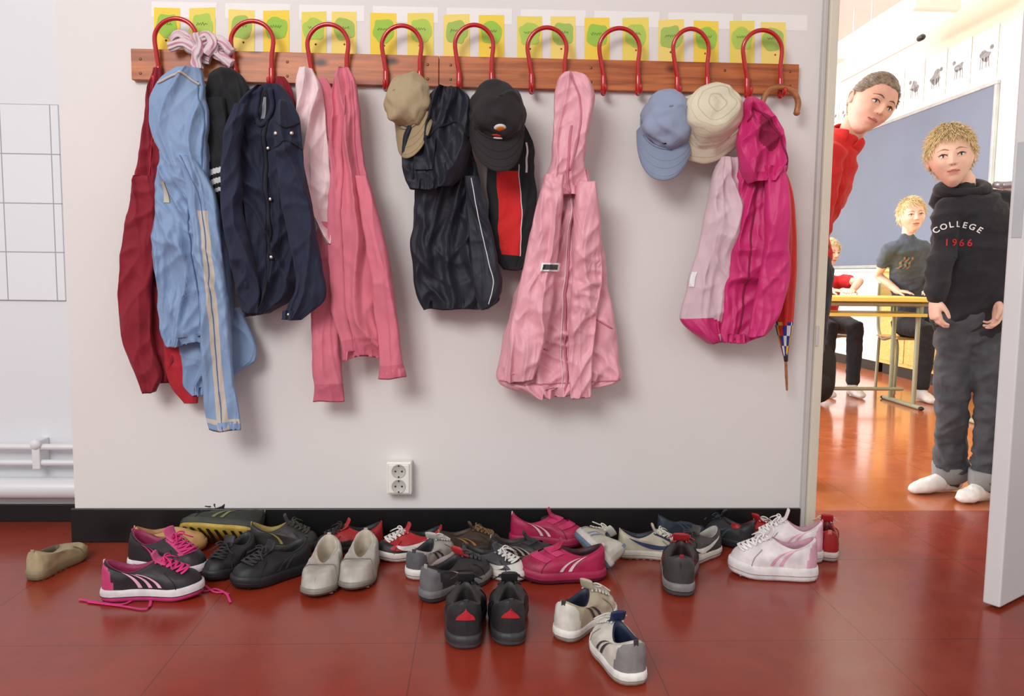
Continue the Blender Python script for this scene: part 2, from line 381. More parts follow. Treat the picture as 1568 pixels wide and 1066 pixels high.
class Cloth:
    def __init__(s, rows, y0, d, amp=.012, fx=16, fz=3.2, seed=1., crump=.5, yb=0., sq=.42):
        s.rows = rows; s.y0 = y0; s.d = d*.6; s.amp = amp*1.6; s.fx = fx; s.fz = fz; s.seed = seed; s.cr = crump; s.yb = yb; s.sq = sq
        s.lo = rows[0][0]; s.hi = rows[-1][0]
        s.W = sum((r[2]-r[1]) for r in rows)/len(rows)/2/530
    def P(s, c, sn, v, off=0.):
        py, a, b_ = lerp_rows(s.rows, v, s.lo, s.hi); y0 = s.y0+s.yb*v
        sil = 5.0 if s.W > .05 else 3.0
        a += sil*(noise.noise(V((py*.020, s.seed, 1)))+.35*noise.noise(V((py*.05, s.seed, 11))))*min(1, v*8)
        b_ += sil*(noise.noise(V((py*.020, s.seed, 5)))+.35*noise.noise(V((py*.05, s.seed, 15))))*min(1, v*8)
        pl = atY(a, py, y0); pr = atY(b_, py, y0); hw = max(.004, (pr.x-pl.x)/2); cx = (pl.x+pr.x)/2; z = (pl.z+pr.z)/2
        d = min(s.d, hw*1.1)
        hx = math.copysign(abs(c)**.85, c)
        x = cx+hw*hx
        f = foldf((hx*s.W)*.75+x*.25, z, s.seed, s.fx, s.fz, s.cr)
        fr = abs(sn)**s.sq
        if sn >= 0:
            y = y0-d*fr-(s.amp*(f-.45)*sst(0, .75, abs(sn))*min(1, hw/.03))-off
        else: y = y0+d*.35*fr
        x += s.amp*.10*f*hx*(1-abs(sn))
        zz = z+(.011*noise.noise(V((x*11, s.seed, 4)))+.005*f*hx)*sst(.75, 1, v)
        return V((x+off*hx*(1-abs(sn)), y, zz))
    def F(s, u, v, off=.0):
        c = -1+2*u; c = math.copysign(abs(c)**(1/.85), c); return s.P(c, math.sqrt(max(0, 1-c*c)), v, off)
    def build(s, b, mat, matfn=None, nz=120, nf=80, nb=14):
        rings = []; us = []
        for i in range(nf):
            u = i/nf; a = math.pi*(1-u); us.append((math.cos(a), math.sin(a)))
        for i in range(nb):
            a = -math.pi*i/nb; us.append((math.cos(a), math.sin(a)))
        fr = [(math.copysign(abs(c)**.85, c)+1)/2 for c, _ in us]
        for j in range(nz+1):
            rings.append([s.P(c, sn, j/nz) for c, sn in us])
        last = rings[-1]; ctr = sum(last, V())/len(last)
        rings.append([ctr+(p-ctr)*.93+V((0, 0, .002)) for p in last]); rings.append([ctr+(p-ctr)*.86+V((0, 0, .025)) for p in last])
        mf = None
        if matfn:
            def mf(i, j):
                if j >= nz or i >= nf: return None
                return matfn(fr[i]+.5/nf, (j+.5)/nz)
        b.rings(rings, mat, True, True, True, mf); return s
    def line(s, b, pts, r, mat, off=.001, res=40):
        q_ = cr([V((u, v, 0)) for u, v in pts], res); b.tube([s.F(p.x, p.y, off) for p in q_], r, mat, 6)
    def patch(s, b, u0, u1, v0, v1, mat, off=.003, n=12):
        rings = [[s.F(u0+(u1-u0)*i/n, v0+(v1-v0)*j/n, off) for i in range(n+1)] for j in range(n+1)]
        b.rings(rings, mat, False)
def coat(name, parts, extra=None):
    b = B(); cl = []
    for p in parts:
        rows, y0, d, mat, kw = p; kw = dict(kw); mf = kw.pop('matfn', None)
        c = Cloth(rows, y0, d, **kw); c.build(b, mat, mf); cl.append(c)
    if extra: extra(b, cl)
    return b.done(name)
metb = M('metal_snap', (190, 185, 170), .3, metal=1)
dred = fab('dark_red_cloth', (132, 18, 38)); dred2 = fab('red_cloth', (176, 32, 46))
coat('dark_red_jacket', [
    ([(105, 236, 247), (130, 232, 252), (160, 226, 262), (220, 218, 272), (300, 210, 285), (400, 205, 290), (500, 208, 285), (555, 228, 280), (585, 240, 268)], -.05, .035, dred, dict(seed=1, amp=.014)),
    ([(270, 208, 240), (300, 203, 244), (350, 192, 240), (400, 185, 238), (450, 182, 232), (500, 186, 232), (540, 196, 238), (575, 210, 246), (602, 221, 238)], -.085, .035, dred, dict(seed=2, amp=.014, crump=.7)),
    ([(480, 246, 280), (560, 255, 290), (590, 264, 303), (617, 284, 304)], -.055, .03, dred2, dict(seed=3, amp=.008))],
    lambda b, c: c[0].line(b, [(.5, .02), (.35, .2), (.3, .5), (.34, .95)], .0018, dred2))
lb = fab('light_blue_nylon', (126, 152, 188), rough=.6, var=.06); bei = fab('beige_trim', (190, 180, 166)); lbd = fab('blue_trim', (90, 116, 158))
def lbx(b, c):
    c[3].line(b, [(.5, 0), (.5, .5), (.5, .99)], .0012, lbd)
    c[0].line(b, [(.1, .12), (.5, .05), (.92, .12)], .0035, bei, .002)
    c[0].line(b, [(.9, .1), (.95, .5), (.8, .95)], .002, lbd, .001)
    c[1].line(b, [(.62, .15), (.55, .5), (.6, .95)], .0022, lbd)
    c[1].patch(b, .18, .27, .2, .3, bei)
coat('light_blue_jacket', [
    ([(106, 272, 308), (120, 252, 312), (145, 236, 315), (170, 229, 318), (200, 233, 320), (240, 250, 320), (280, 272, 318), (315, 292, 314)], -.12, .05, lb, dict(seed=4, amp=.010, crump=.4)),
    ([(220, 250, 320), (270, 244, 330), (330, 238, 340), (390, 236, 350), (450, 244, 356), (500, 246, 354), (528, 256, 348)], -.09, .045, lb, dict(seed=5, amp=.017, crump=.9)),
    ([(470, 262, 372), (510, 268, 384), (550, 278, 392), (565, 284, 372), (590, 284, 345), (606, 296, 336)], -.06, .04, lb, dict(seed=6, amp=.014, crump=.8)),
    ([(240, 262, 300), (290, 285, 328), (340, 296, 336), (400, 302, 343), (460, 307, 350), (520, 310, 354), (580, 312, 358), (630, 316, 367), (658, 321, 369)], -.135, .035, lb,
     dict(seed=7, amp=.010, crump=.7, matfn=lambda u, v: bei if (.36 < u < .68 and v > .2 and not .49 < u < .53) or .955 < v < .972 else None))], lbx)
sw = fab('scarf_white_pink', (218, 198, 202), wrink=.2); sp_ = fab('scarf_pink', (202, 146, 164), wrink=.2)
b = B()
for k, pts in enumerate([[(262, 62), (275, 52), (292, 62), (310, 66), (330, 72), (352, 70)], [(258, 72), (280, 66), (300, 74), (322, 62), (340, 66), (356, 80)], [(298, 52), (304, 70), (300, 88), (304, 106)], [(318, 60), (330, 80), (345, 92), (356, 98)], [(305, 58), (318, 54), (326, 68), (316, 84)], [(296, 66), (310, 88), (322, 92)]]):
    q_ = cr([atY(x, y, -.045-.012*k % .03) for x, y in pts], 60)
    n = 28; rg = []
    for j, p in enumerate(q_):
        t = (q_[min(j+1, 59)]-q_[max(j-1, 0)]).normalized(); A = V((0, -1, 0)); C = t.cross(A)
        rr = []
        for i in range(n):
            a = 2*math.pi*i/n; f = 1+.22*math.sin(7*a+j*.12+k)+.6*noise.noise(p*45+V((a, 0, k)))
            rr.append(p+C*.012*f*math.cos(a)+A*.010*f*math.sin(a))
        rg.append(rr)
    b.rings(rg, sw, True, True, True, lambda i, j, k=k: sp_ if (i//2+k) % 4 == 0 else None)
b.done('pink_scarf')
blk = fab('black_cloth', (24, 25, 29), var=.3); wht = fab('white_stripe', (222, 222, 224), wrink=.15)
coat('black_jacket', [
    ([(106, 338, 358), (118, 324, 372), (145, 316, 384), (180, 314, 388), (230, 318, 386), (300, 324, 380), (370, 330, 375), (420, 338, 370)], -.055, .045, blk, dict(seed=8, amp=.014)),
    ([(150, 316, 345), (200, 317, 350), (250, 321, 352), (300, 325, 350), (320, 330, 348)], -.09, .03, blk,
     dict(seed=9, amp=.008, matfn=lambda u, v: wht if u < .72 and (.66 < v+.06*u < .71 or .75 < v+.06*u < .80 or .84 < v+.06*u < .875) else None))])
nav = fab('navy_cotton', (27, 33, 57), var=.25); navl = fab('navy_lining', (11, 14, 24)); gryp = fab('grey_label', (130, 135, 145))
coat('red_vest', [([(118, 424, 436), (140, 420, 448), (165, 425, 455), (200, 430, 458)], -.055, .02, dred, dict(seed=3.3))])
def navx(b, c):
    for (u, v) in ((.62, .28), (.61, .50), (.62, .75)): p = c[0].F(u, v, .003); b.ell(p, (.006, .003, .006), metb, 12, 8)
    for (u, v) in ((.1, .155), (.7, .155)): p = c[2].F(u, v, .003); b.ell(p, (.006, .003, .006), metb, 12, 8)
    p = c[2].F(.2, .975, .003); b.ell(p, (.005, .003, .005), metb, 12, 8)
    c[0].patch(b, .36, .62, .03, .17, navl, .003); c[0].patch(b, .47, .53, .06, .15, gryp, .006)
    c[0].line(b, [(.34, .02), (.36, .12), (.5, .18), (.62, .12), (.64, .03)], .007, nav, .006)
    c[0].line(b, [(.6, .14), (.58, .4), (.57, .7), (.55, .98)], .0026, navl, .003)
    c[0].line(b, [(.52, .18), (.5, .4), (.5, .7), (.5, .98)], .0014, navl)
    c[2].line(b, [(.02, .1), (.5, .13), (.98, .1)], .0026, navl); c[2].line(b, [(.02, .22), (.5, .19), (.98, .22)], .0026, navl)
coat('navy_jacket', [
    ([(132, 395, 432), (145, 380, 442), (165, 368, 452), (200, 360, 450), (240, 366, 446), (300, 372, 448), (360, 372, 456), (420, 370, 454), (460, 374, 445), (482, 378, 412)], -.08, .05, nav, dict(seed=11, amp=.020, crump=1.)),
    ([(160, 362, 378), (200, 346, 372), (225, 343, 368), (260, 341, 368), (320, 341, 372), (380, 350, 384), (440, 362, 398), (478, 372, 396)], -.14, .03, nav, dict(seed=12, amp=.014, crump=1.)),
    ([(155, 428, 446), (180, 424, 458), (210, 422, 462), (250, 424, 466), (300, 430, 474), (350, 440, 482), (400, 450, 492), (440, 454, 500), (465, 442, 494), (488, 432, 462)], -.155, .035, nav, dict(seed=13, amp=.014, crump=1.))], navx)
lpk = fab('pale_pink_fleece_lining', (234, 208, 212), bs=90); pk = fab('pink_fleece', (212, 116, 134), bs=90, rough=.95, wrink=.25); pkd = fab('pink_rib', (198, 100, 120), bs=90)
coat('pale_pink_jacket', [
    ([(106, 461, 478), (130, 457, 490), (170, 457, 498), (220, 461, 502), (270, 468, 508), (320, 477, 516), (350, 486, 524), (374, 500, 528)], -.075, .035, lpk, dict(seed=14, amp=.018, crump=.7)),
    ([(120, 482, 500), (150, 488, 512), (185, 492, 514), (215, 496, 508)], -.065, .02, pk, dict(seed=15, amp=.008))])
rib = lambda v0: (lambda u, v: pkd if v > v0 else None)
coat('pink_fleece_jacket', [
    ([(104, 518, 534), (125, 511, 544), (170, 508, 550), (230, 507, 556), (300, 504, 566), (370, 503, 578), (440, 506, 585), (500, 516, 590), (530, 522, 588), (549, 526, 584)], -.10, .045, pk, dict(seed=16, amp=.018, fz=1.8, crump=.3, matfn=rib(.93))),
    ([(340, 488, 528), (400, 480, 524), (460, 477, 520), (520, 478, 520), (575, 480, 524), (590, 482, 526), (614, 481, 527)], -.08, .032, pk, dict(seed=17, amp=.009, crump=.5, matfn=rib(.9))),
    ([(270, 545, 562), (330, 554, 580), (400, 564, 596), (470, 574, 606), (530, 580, 614), (555, 582, 616), (578, 580, 621)], -.125, .03, pk, dict(seed=18, amp=.009, crump=.4, matfn=rib(.93)))],
    lambda b, c: (c[0].line(b, [(.55, .1), (.4, .3), (.3, .6), (.28, .98)], .002, pkd), c[0].line(b, [(.85, .05), (.8, .4), (.86, .8)], .0018, pkd)))
nv2 = fab('dark_navy_nylon', (20, 24, 38), var=.25, rough=.65); pip = M('white_piping', (215, 215, 220), .5)
coat('navy_hooded_jacket', [
    ([(136, 668, 704), (150, 656, 716), (180, 636, 724), (210, 618, 722), (245, 615, 715), (275, 620, 704), (290, 626, 690)], -.13, .06, nv2, dict(seed=21, amp=.018, crump=1.)),
    ([(180, 650, 722), (230, 640, 724), (300, 635, 736), (360, 633, 746), (420, 634, 756), (460, 642, 764), (474, 648, 748)], -.08, .05, nv2, dict(seed=22, amp=.016, crump=.8)),
    ([(270, 712, 732), (330, 716, 748), (400, 722, 762), (450, 728, 767), (472, 738, 757)], -.13, .028, nv2, dict(seed=23, amp=.008, crump=.5))],
    lambda b, c: (c[2].line(b, [(.45, .02), (.5, .3), (.62, .6), (.7, .8), (.55, .97)], .0014, pip),
                  c[0].line(b, [(.15, .9), (.3, .55), (.7, .35), (.95, .5)], .004, navl), c[0].patch(b, .2, .5, .52, .82, nv2, .008)))
redp = fab('red_panel', (206, 32, 34))
coat('black_red_jacket', [
    ([(185, 768, 800), (210, 756, 812), (250, 748, 818), (300, 747, 822), (350, 748, 822), (390, 755, 815), (414, 772, 800)], -.07, .045, blk, dict(seed=24, amp=.009, crump=.5,
     matfn=lambda u, v: redp if .2 < u < .66 and .34 < v < .9 else (wht if .80 < u < .84 and .15 < v < .35 else None)))],
    lambda b, c: c[0].line(b, [(.66, .3), (.67, .6), (.66, .9)], .0015, wht))
rc = fab('pink_rain_nylon', (228, 164, 176), rough=.5, var=.06, wrink=.5); rcd = fab('pink_seam', (196, 120, 138)); wl = M('white_label', (235, 235, 235), .5)
def rcx(b, c):
    c[1].line(b, [(.55, 0), (.52, .3), (.52, .6), (.56, .97)], .0032, rcd, .003)
    c[1].line(b, [(.515, .1), (.49, .4), (.49, .7), (.52, .97)], .001, wl, .005)
    c[0].line(b, [(.35, .02), (.62, .25), (.72, .5), (.55, .8)], .0028, rcd, .002)
    c[0].line(b, [(.5, .45), (.48, .7), (.5, .98)], .004, rcd, .002)
    c[2].patch(b, .5, 1., .425, .465, wl, .010, 20); c[2].patch(b, .56, .96, .433, .457, M('label_text', (60, 60, 62), .6, .5, 90), .012, 20)
    c[1].line(b, [(.06, .78), (.2, .76), (.38, .8)], .0024, rcd); c[1].line(b, [(.66, .68), (.8, .66), (.95, .7)], .0024, rcd)
    c[1].line(b, [(.02, .93), (.25, .945), (.5, .94), (.75, .945), (.98, .93)], .0024, rcd)
coat('pink_raincoat', [
    ([(112, 864, 882), (122, 856, 898), (145, 850, 908), (175, 848, 903), (210, 847, 897), (245, 846, 893), (275, 836, 900), (300, 836, 905)], -.125, .05, rc, dict(seed=31, amp=.022, fx=14, fz=3, crump=.6)),
    ([(262, 842, 900), (300, 832, 908), (350, 818, 918), (400, 806, 926), (450, 790, 932), (500, 778, 940), (550, 768, 946), (583, 766, 947), (598, 800, 905), (603, 815, 890)], -.085, .06, rc, dict(seed=32, amp=.020, crump=1.)),
    ([(268, 834, 862), (310, 824, 860), (360, 812, 856), (420, 800, 850), (480, 786, 842), (530, 778, 832), (585, 772, 814)], -.145, .03, rc, dict(seed=33, amp=.013, crump=1.)),
    ([(280, 884, 910), (320, 880, 916), (370, 878, 920), (430, 876, 920), (500, 872, 912), (560, 870, 905), (610, 874, 904)], -.14, .03, rc, dict(seed=34, amp=.013, crump=1.))], rcx)
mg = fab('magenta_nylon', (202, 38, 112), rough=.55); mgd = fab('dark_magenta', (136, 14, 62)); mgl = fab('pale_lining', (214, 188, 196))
coat('magenta_jacket', [
    ([(242, 1100, 1130), (270, 1092, 1136), (320, 1082, 1136), (380, 1068, 1130), (440, 1053, 1118), (485, 1042, 1112), (505, 1058, 1108), (524, 1082, 1106)], -.085, .04, mgl, dict(seed=41, amp=.017, crump=.8, matfn=lambda u, v: mg if v > .90-.09*(1-u) and v > .87 else None)),
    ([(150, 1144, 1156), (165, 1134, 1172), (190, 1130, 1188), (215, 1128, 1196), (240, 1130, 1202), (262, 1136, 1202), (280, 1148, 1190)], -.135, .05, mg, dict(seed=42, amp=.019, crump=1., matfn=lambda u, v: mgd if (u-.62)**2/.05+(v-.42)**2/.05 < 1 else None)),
    ([(230, 1130, 1196), (290, 1127, 1200), (350, 1121, 1203), (420, 1112, 1200), (480, 1104, 1186), (515, 1104, 1170), (525, 1108, 1142)], -.095, .045, mg, dict(seed=43, amp=.018, crump=.8)),
    ([(255, 1168, 1198), (310, 1172, 1206), (370, 1170, 1208), (430, 1162, 1206), (480, 1150, 1192), (517, 1146, 1170)], -.15, .03, mg, dict(seed=44, amp=.012, crump=.7))],
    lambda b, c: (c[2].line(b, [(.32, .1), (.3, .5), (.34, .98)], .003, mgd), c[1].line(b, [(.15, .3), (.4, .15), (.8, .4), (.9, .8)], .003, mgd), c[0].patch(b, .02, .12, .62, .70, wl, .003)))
def umb(b):
    rm = fab('umbrella_red', (206, 30, 26), rough=.5); wd = wood_mat('umbrella_wood', (176, 112, 66), (130, 76, 42), False)
    bl = fab('umbrella_blue', (40, 60, 140)); yw = fab('umbrella_yellow', (225, 190, 60)); 
    y = -.06
    b.tube([atY(x, yy, y) for x, yy in ((1220, 172), (1222, 156), (1214, 140), (1196, 133), (1178, 138), (1168, 156), (1168, 180), (1176, 230))], [.0085, .0085, .0085, .0085, .0085, .008, .0055, .0045], wd, 14, 50)
    b.ell(atY(1220, 173, y), (.0095, .0095, .008), wd)
    rows = [(232, 1176, 1180), (250, 1178, 1196), (290, 1180, 1212), (340, 1180, 1218), (400, 1180, 1220), (450, 1182, 1217), (500, 1188, 1213), (545, 1199, 1206)]
    rg = []; n = 48
    for j in range(61):
        py, a, c_ = lerp_rows(rows, j/60, 232, 545); pl = atY(a, py, y); pr = atY(c_, py, y); r = (pr.x-pl.x)/2; ctr = (pl+pr)/2
        rg.append([ctr+V((math.cos(2*math.pi*i/n), math.sin(2*math.pi*i/n), 0))*r*(.82+.18*abs(math.sin(4*(2*math.pi*i/n)+j*.05))) for i in range(n)])
    def mf(i, j):
        if j < 50: return None
        return (bl, wht, bl, yw, rm)[(i//4+j//3) % 5]
    b.rings(rg, rm, True, True, True, mf)
    b.tube([atY(1203, 543, y), atY(1204, 575, y), atY(1205, 597, y)], [.004, .0045, .003], wd, 10)
    b.tube([atY(1203, 540, y), atY(1203.5, 552, y)], [.0075, .006], M('dark_cap', (40, 30, 28), .4), 12)
mk('closed_umbrella', umb)

# ------------------------------------------------------------------ caps and hats
def cap(name, c, r, eul, mat, matb, emblem=None, brimlen=.72, wd_=.92):
    R = Euler([math.radians(a) for a in eul]).to_matrix(); b = B(); rg = []; n = 72
    for j in range(0, 19):
        a = math.pi/2*(1-j/18.6); rr = []
        for i in range(n):
            t = 2*math.pi*i/n; seam = 1-.022*(1-min(1, abs(math.sin(3*t))*5))
            q_ = V((math.sin(t)*r*wd_, -math.cos(t)*r*1.05, 0))*math.sin(a)**.85*seam+V((0, 0, r*.95*math.cos(a)**.9))
            q_ += q_.normalized()*.010*noise.noise(q_*24+V((r*99, 0, 0)))+q_.normalized()*.006*max(0, 1-abs(noise.noise(q_*16+V((0, r*77, 0))))*4); rr.append(R @ q_+c)
        rg.append(rr)
    rg = [[c+(p-c)*.93 for p in rg[0]]]+rg
    b.rings(rg, mat, True, False, True)
    b.ell(R @ V((0, 0, r*.965))+c, (.006, .006, .004), matb, 10, 6)
    def bp(s_, t, off=0):
        ang = (s_-.5)*math.pi*.86; k = (1-abs(2*s_-1)**2.2)
        base = V((math.sin(ang)*r*wd_, -math.cos(ang)*r*1.05, 0)); out = base+V((math.sin(ang)*.12*r, -r*brimlen*k, -r*.12*k))*t
        out.z -= .30*r*(out.x/r)**2*t+off; return R @ out+c
    up = [[bp(i/30, j/8) for i in range(31)] for j in range(9)]; dn = [[bp(i/30, j/8, .003) for i in range(31)] for j in range(9)]
    b.rings(up+dn[::-1], matb, False)
    for j in (3, 5, 7): b.tube([bp(i/30, j/8, -.0008) for i in range(1, 30)], .0006, mat, 5)
    b.tube([R @ V((math.sin(2*math.pi*i/40)*r*wd_*1.005, -math.cos(2*math.pi*i/40)*r*1.055, .002))+c for i in range(41)], .0028, matb, 6)
    if emblem: emblem(b, R, c, r)
    return b.done(name)
bg = fab('beige_cap_cotton', (172, 154, 122)); bgd = fab('beige_cap_brim', (156, 136, 104))
cap('beige_cap', atY(630, 158, -.12), .072, (72, -8, -34), bg, bgd, brimlen=1.15, wd_=.85)
cbl = fab('grey_blue_cap', (148, 160, 186), wrink=.25); cbd = fab('grey_blue_brim', (132, 144, 168), wrink=.1)
def em1(b, R, c, r): b.ell(R @ V((0, -r*1.0, r*.30))+c, (.012, .006, .006), navl, 12, 8, R)
cap('light_blue_cap', atY(1022, 188, -.10), .080, (66, 6, -8), cbl, cbd, em1, 1.15)
ckb = fab('black_cap_cotton', (34, 30, 32), var=.2, wrink=.25)
def em2(b, R, c, r):
    oc = M('emblem_orange', (226, 120, 40), .5); rd = M('emblem_red', (190, 36, 30), .5)
    b.ell(R @ V((0, -r*.93, r*.45))+c, (.013, .006, .013), oc, 18, 10, R); b.ell(R @ V((0, -r*.91, r*.44))+c, (.017, .006, .017), wht, 18, 10, R)
    b.ell(R @ V((0, -r*1.03, r*.22))+c, (.020, .003, .004), rd, 14, 8, R); b.ell(R @ V((-.0, -r*1.05, r*.10))+c, (.015, .003, .003), wht, 14, 8, R)
cap('black_cap', atY(760, 174, -.15), .079, (64, 0, 8), ckb, ckb, em2, 1.15)
def bucket(b):
    hm = fab('cream_straw', (222, 213, 189), bs=200, bump=.5, bdist=.002, wrink=.2); hd = fab('cream_straw_dark', (200, 188, 158), wrink=.2)
    c = atY(1087, 180, -.12); R = Euler((math.radians(68), math.radians(28), math.radians(-14))).to_matrix(); n = 72
    prof = [(.088, -.042), (.092, -.040), (.082, -.022), (.070, .0), (.066, .012), (.063, .035), (.056, .052), (.044, .062), (.025, .066), (.006, .067)]
    pp = cr([V((a*1.2, 0, z*1.2)) for a, z in prof], 60); rg = []
    for j, p in enumerate(pp):
        rr = []
        for i in range(n):
            t = 2*math.pi*i/n; w = 1+(.07*math.sin(2*t+.5)+.04*math.sin(5*t))*(1 if p.z < 0 else .35)+.004*math.cos(j*3.14)
            q_ = V((p.x*w*math.cos(t)*.95, p.x*w*math.sin(t)*1.05, p.z+.010*math.sin(2*t+1)*(p.z < 0)+.0012*(j % 2)))
            q_ += V((1, 1, 1))*.008*noise.noise(q_*26); rr.append(R @ q_+c)
        rg.append(rr)
    b.rings(rg, hm, True, False, True, lambda i, j: hd if j % 6 == 5 else None)
    b.rings([[c+(p-c)*.96 for p in r_] for r_ in rg[:50]], hd, True)
mk('cream_bucket_hat', bucket)

# ------------------------------------------------------------------ shoes
wt = [(0, 0), (.012, .075), (.05, .12), (.12, .15), (.22, .158), (.38, .155), (.5, .166), (.62, .188), (.72, .198), (.82, .186), (.9, .155), (.96, .108), (.988, .06), (1, 0)]
def wfun(t):
    for k in range(len(wt)-1):
        if t <= wt[k+1][0]:
            a, b_ = wt[k], wt[k+1]; return a[1]+(b_[1]-a[1])*(t-a[0])/(b_[0]-a[0])
    return 0
def sm(c, nm=None, **k):
    key = 'shoe_%d_%d_%d' % tuple(c)
    a = dict(rough=.55, var=.2, ns=26, bump=.3, bs=90, bdist=.002); a.update(k); return M(key, c, **a)
def shoe(name, hx, hy, tx, ty, up, sole, out=None, acc=None, toe=None, heel=None, lace=None, lin_=(40, 40, 42), tongue=None, stay=None, L=None, z=0., roll=0, stripes=2, low=.84, laces=5, side=1, strap=None, tri=None, swoosh=None, wd=1., mesh_=None, soleh=.11, thr=.29, heelz=.30):
    h = atZ(hx, hy, z); t = atZ(tx, ty, z); d = t-h; d.z = 0; mid_ = (h+t)/2; l0 = d.length; d.normalize()
    l = L or max(.19, min(.25, l0*1.05)); pr = V((-d.y, d.x, 0))
    c = {k: (sm(v) if v else None) for k, v in dict(up=up, sole=sole, out=out or sole, acc=acc, toe=toe, heel=heel, lin=lin_, tongue=tongue or up, stay=stay, sw=swoosh).items()}
    sz = soleh*l; b = B(); N = 88; K = 20
    def outl(a):
        tt = .5-.5*math.cos(a); sgn = 1 if math.sin(a) >= 0 else -1
        return V((l*tt, sgn*l*wfun(tt)*wd+side*l*.025*math.sin(tt*math.pi*1.4), 0))
    def spring(x): return l*(.035*sst(.72, 1, x/l)**1.0)
    sd_ = hx*.37
    def S(a, u, off=0.):
        o = outl(a); tt = o.x/l
        cc = V((l*(.29-.262*math.cos(a)), l*.132*wd*math.sin(a)*(1-.25*max(0, -math.cos(a))), 0))
        cs = math.cos(a)
        zc = low*l*(.185+(heelz-.185)*max(0, cs)**1.6+(thr-.185)*max(0, -cs)**1.8)
        tau = sst(.42, .95, tt)
        ez = (1-tau)*math.sin(u*math.pi/2)**.9+tau*(.42*math.sin(min(u/.34, 1)*math.pi/2)+.58*sst(.15, 1, u)*(.55+.45*u))
        if thr < .2: ez = (1-tau)*math.sin(u*math.pi/2)**.9+tau*math.sin(min(u/.5, 1)*math.pi/2)
        ex = (1-tau)*(u**2.2*.75+u*.25-.10*math.sin(u*math.pi))+tau*(u**1.25-.06*math.sin(u*math.pi))
        p = o.lerp(cc, ex); z0 = sz+spring(o.x)*(1-u)
        p.z = z0+zc*ez
        p += V((0, 1 if math.sin(a) > 0 else -1, .4))*.0026*noise.noise(V((p.x*45+sd_, p.z*45, a*2)))*math.sin(u*math.pi)
        if off:
            q_ = V((p.x-l*.35, p.y, 0)); q_ = q_.normalized() if q_.length > 1e-5 else V()
            nn = (q_*math.cos(u*1.3)+V((0, 0, 1))*math.sin(u*1.3)+V((0, 0, tau*.6))).normalized(); p = p+nn*off
        return p
    ang = [2*math.pi*i/N for i in range(N)]
    rg = [[S(a, k/K) for a in ang] for k in range(K+1)]
    col = rg[-1]; cc0 = sum(col, V())/N
    rg.append([p+(cc0-p).normalized()*.003+V((0, 0, .003)) for p in col]); rg.append([p+(cc0-p).normalized()*.007+V((0, 0, .001)) for p in col])
    rg.append([p+(cc0-p).normalized()*.008-V((0, 0, .012)) for p in col]); rg.append([V((p.x+(cc0.x-p.x)*.06, p.y*.92, sz+.006)) for p in col])
    def mf(i, k):
        a = ang[i]+math.pi/N; tt = .5-.5*math.cos(a)
        if k >= K+1: return c['lin']
        if k >= K: return c['lin'] if mesh_ else c['up']
        u = (k+.5)/K; da = abs(a-math.pi)
        if c['stay'] and da < .75-.15*u and u > .38: return c['stay']
        if c['toe'] and tt > .86 and u < .42: return c['toe']
        if c['toe'] and tt > .5 and u < .14: return c['toe']
        if c['heel'] and tt < .15-.06*u and u < .85: return c['heel']
        return None
    b.rings(rg, c['up'], True, False, False, mf)
    fl = rg[-1]; b.rings([fl, [V((p.x*.5+cc0.x*.5, p.y*.5, sz+.005)) for p in fl]], c['lin'], True, False, True)
    def at(tt, sg): a = math.acos(max(-1, min(1, 1-2*tt))); return a if sg > 0 else 2*math.pi-a
    if c['acc'] and stripes:
        for sg in (1, -1):
            for k in range(stripes):
                tc = .36+.10*k-.03*(stripes-1)
                rgs = [[S(at(tc+.12*(1-u)+w_, sg), u, .0022) for w_ in (-.020, -.007, .007, .020)] for u in [.1+.75*j/10 for j in range(11)]]
                b.rings(rgs, c['acc'], False)
    if c['sw']:
        for sg in (1, -1):
            rgs = []
            for j in range(19):
                x = j/18; tt = .18+.62*x; uc = .62-.45*math.sin(x*math.pi*.62)+.18*x*x; w_ = .03+.12*math.sin(x*math.pi)
                rgs.append([S(at(tt, sg), max(.02, min(.95, uc+w_*e_)), .0022) for e_ in (-1, -.3, .3, 1)])
            b.rings(rgs, c['sw'], False)
    seam = sm([max(0, int(x*.7)) for x in up])
    b.tube([S(at(.80-.03*math.cos(q_/16*math.pi*2), 1) if q_ < 8 else at(.80-.03*math.cos(q_/16*math.pi*2), -1), .02+.62*math.sin(q_/16*math.pi), .0012) for q_ in range(17)], .0012, seam, 5)
    def so(k, zz, spr=1): return [V((l/2+(outl(a).x-l/2)*k, outl(a).y*k, zz+spring(outl(a).x)*spr)) for a in ang]
    tread = [V((l/2+(outl(a).x-l/2), outl(a).y*.97, spring(outl(a).x))) for a in ang]
    b.rings([tread, so(1.02, .006), so(1.035, sz*.45)], c['out'], True, True, False)
    b.rings([so(1.035, sz*.45), so(1.045, sz*.75), so(1.03, sz*1.12), so(.98, sz*1.2)], c['sole'], True)
    b.rings([so(1.037, sz*.42), so(1.047, sz*.46), so(1.037, sz*.5)], seam, True)
    for j in range(9):
        xx = l*(.08+.1*j); w = wfun(xx/l)*l*.85
        b.box((xx-.004, -w, -.0015+spring(xx)), (xx+.004, w, .001+spring(xx)), seam)
    if laces >= 0:
        tp = S(math.pi, .86); tg = [tp+V((0, 0, -.004)), S(math.pi, 1)+V((.0, 0, .002)), S(math.pi, 1)+V((-.006, 0, .010*low+.002)), S(math.pi, 1)+V((-.009, 0, .017*low+.003))]
        b.etube(cr(tg, 10), [(l*.085, .004)]*10, c['tongue'], V((0, 1, 0)), 18)
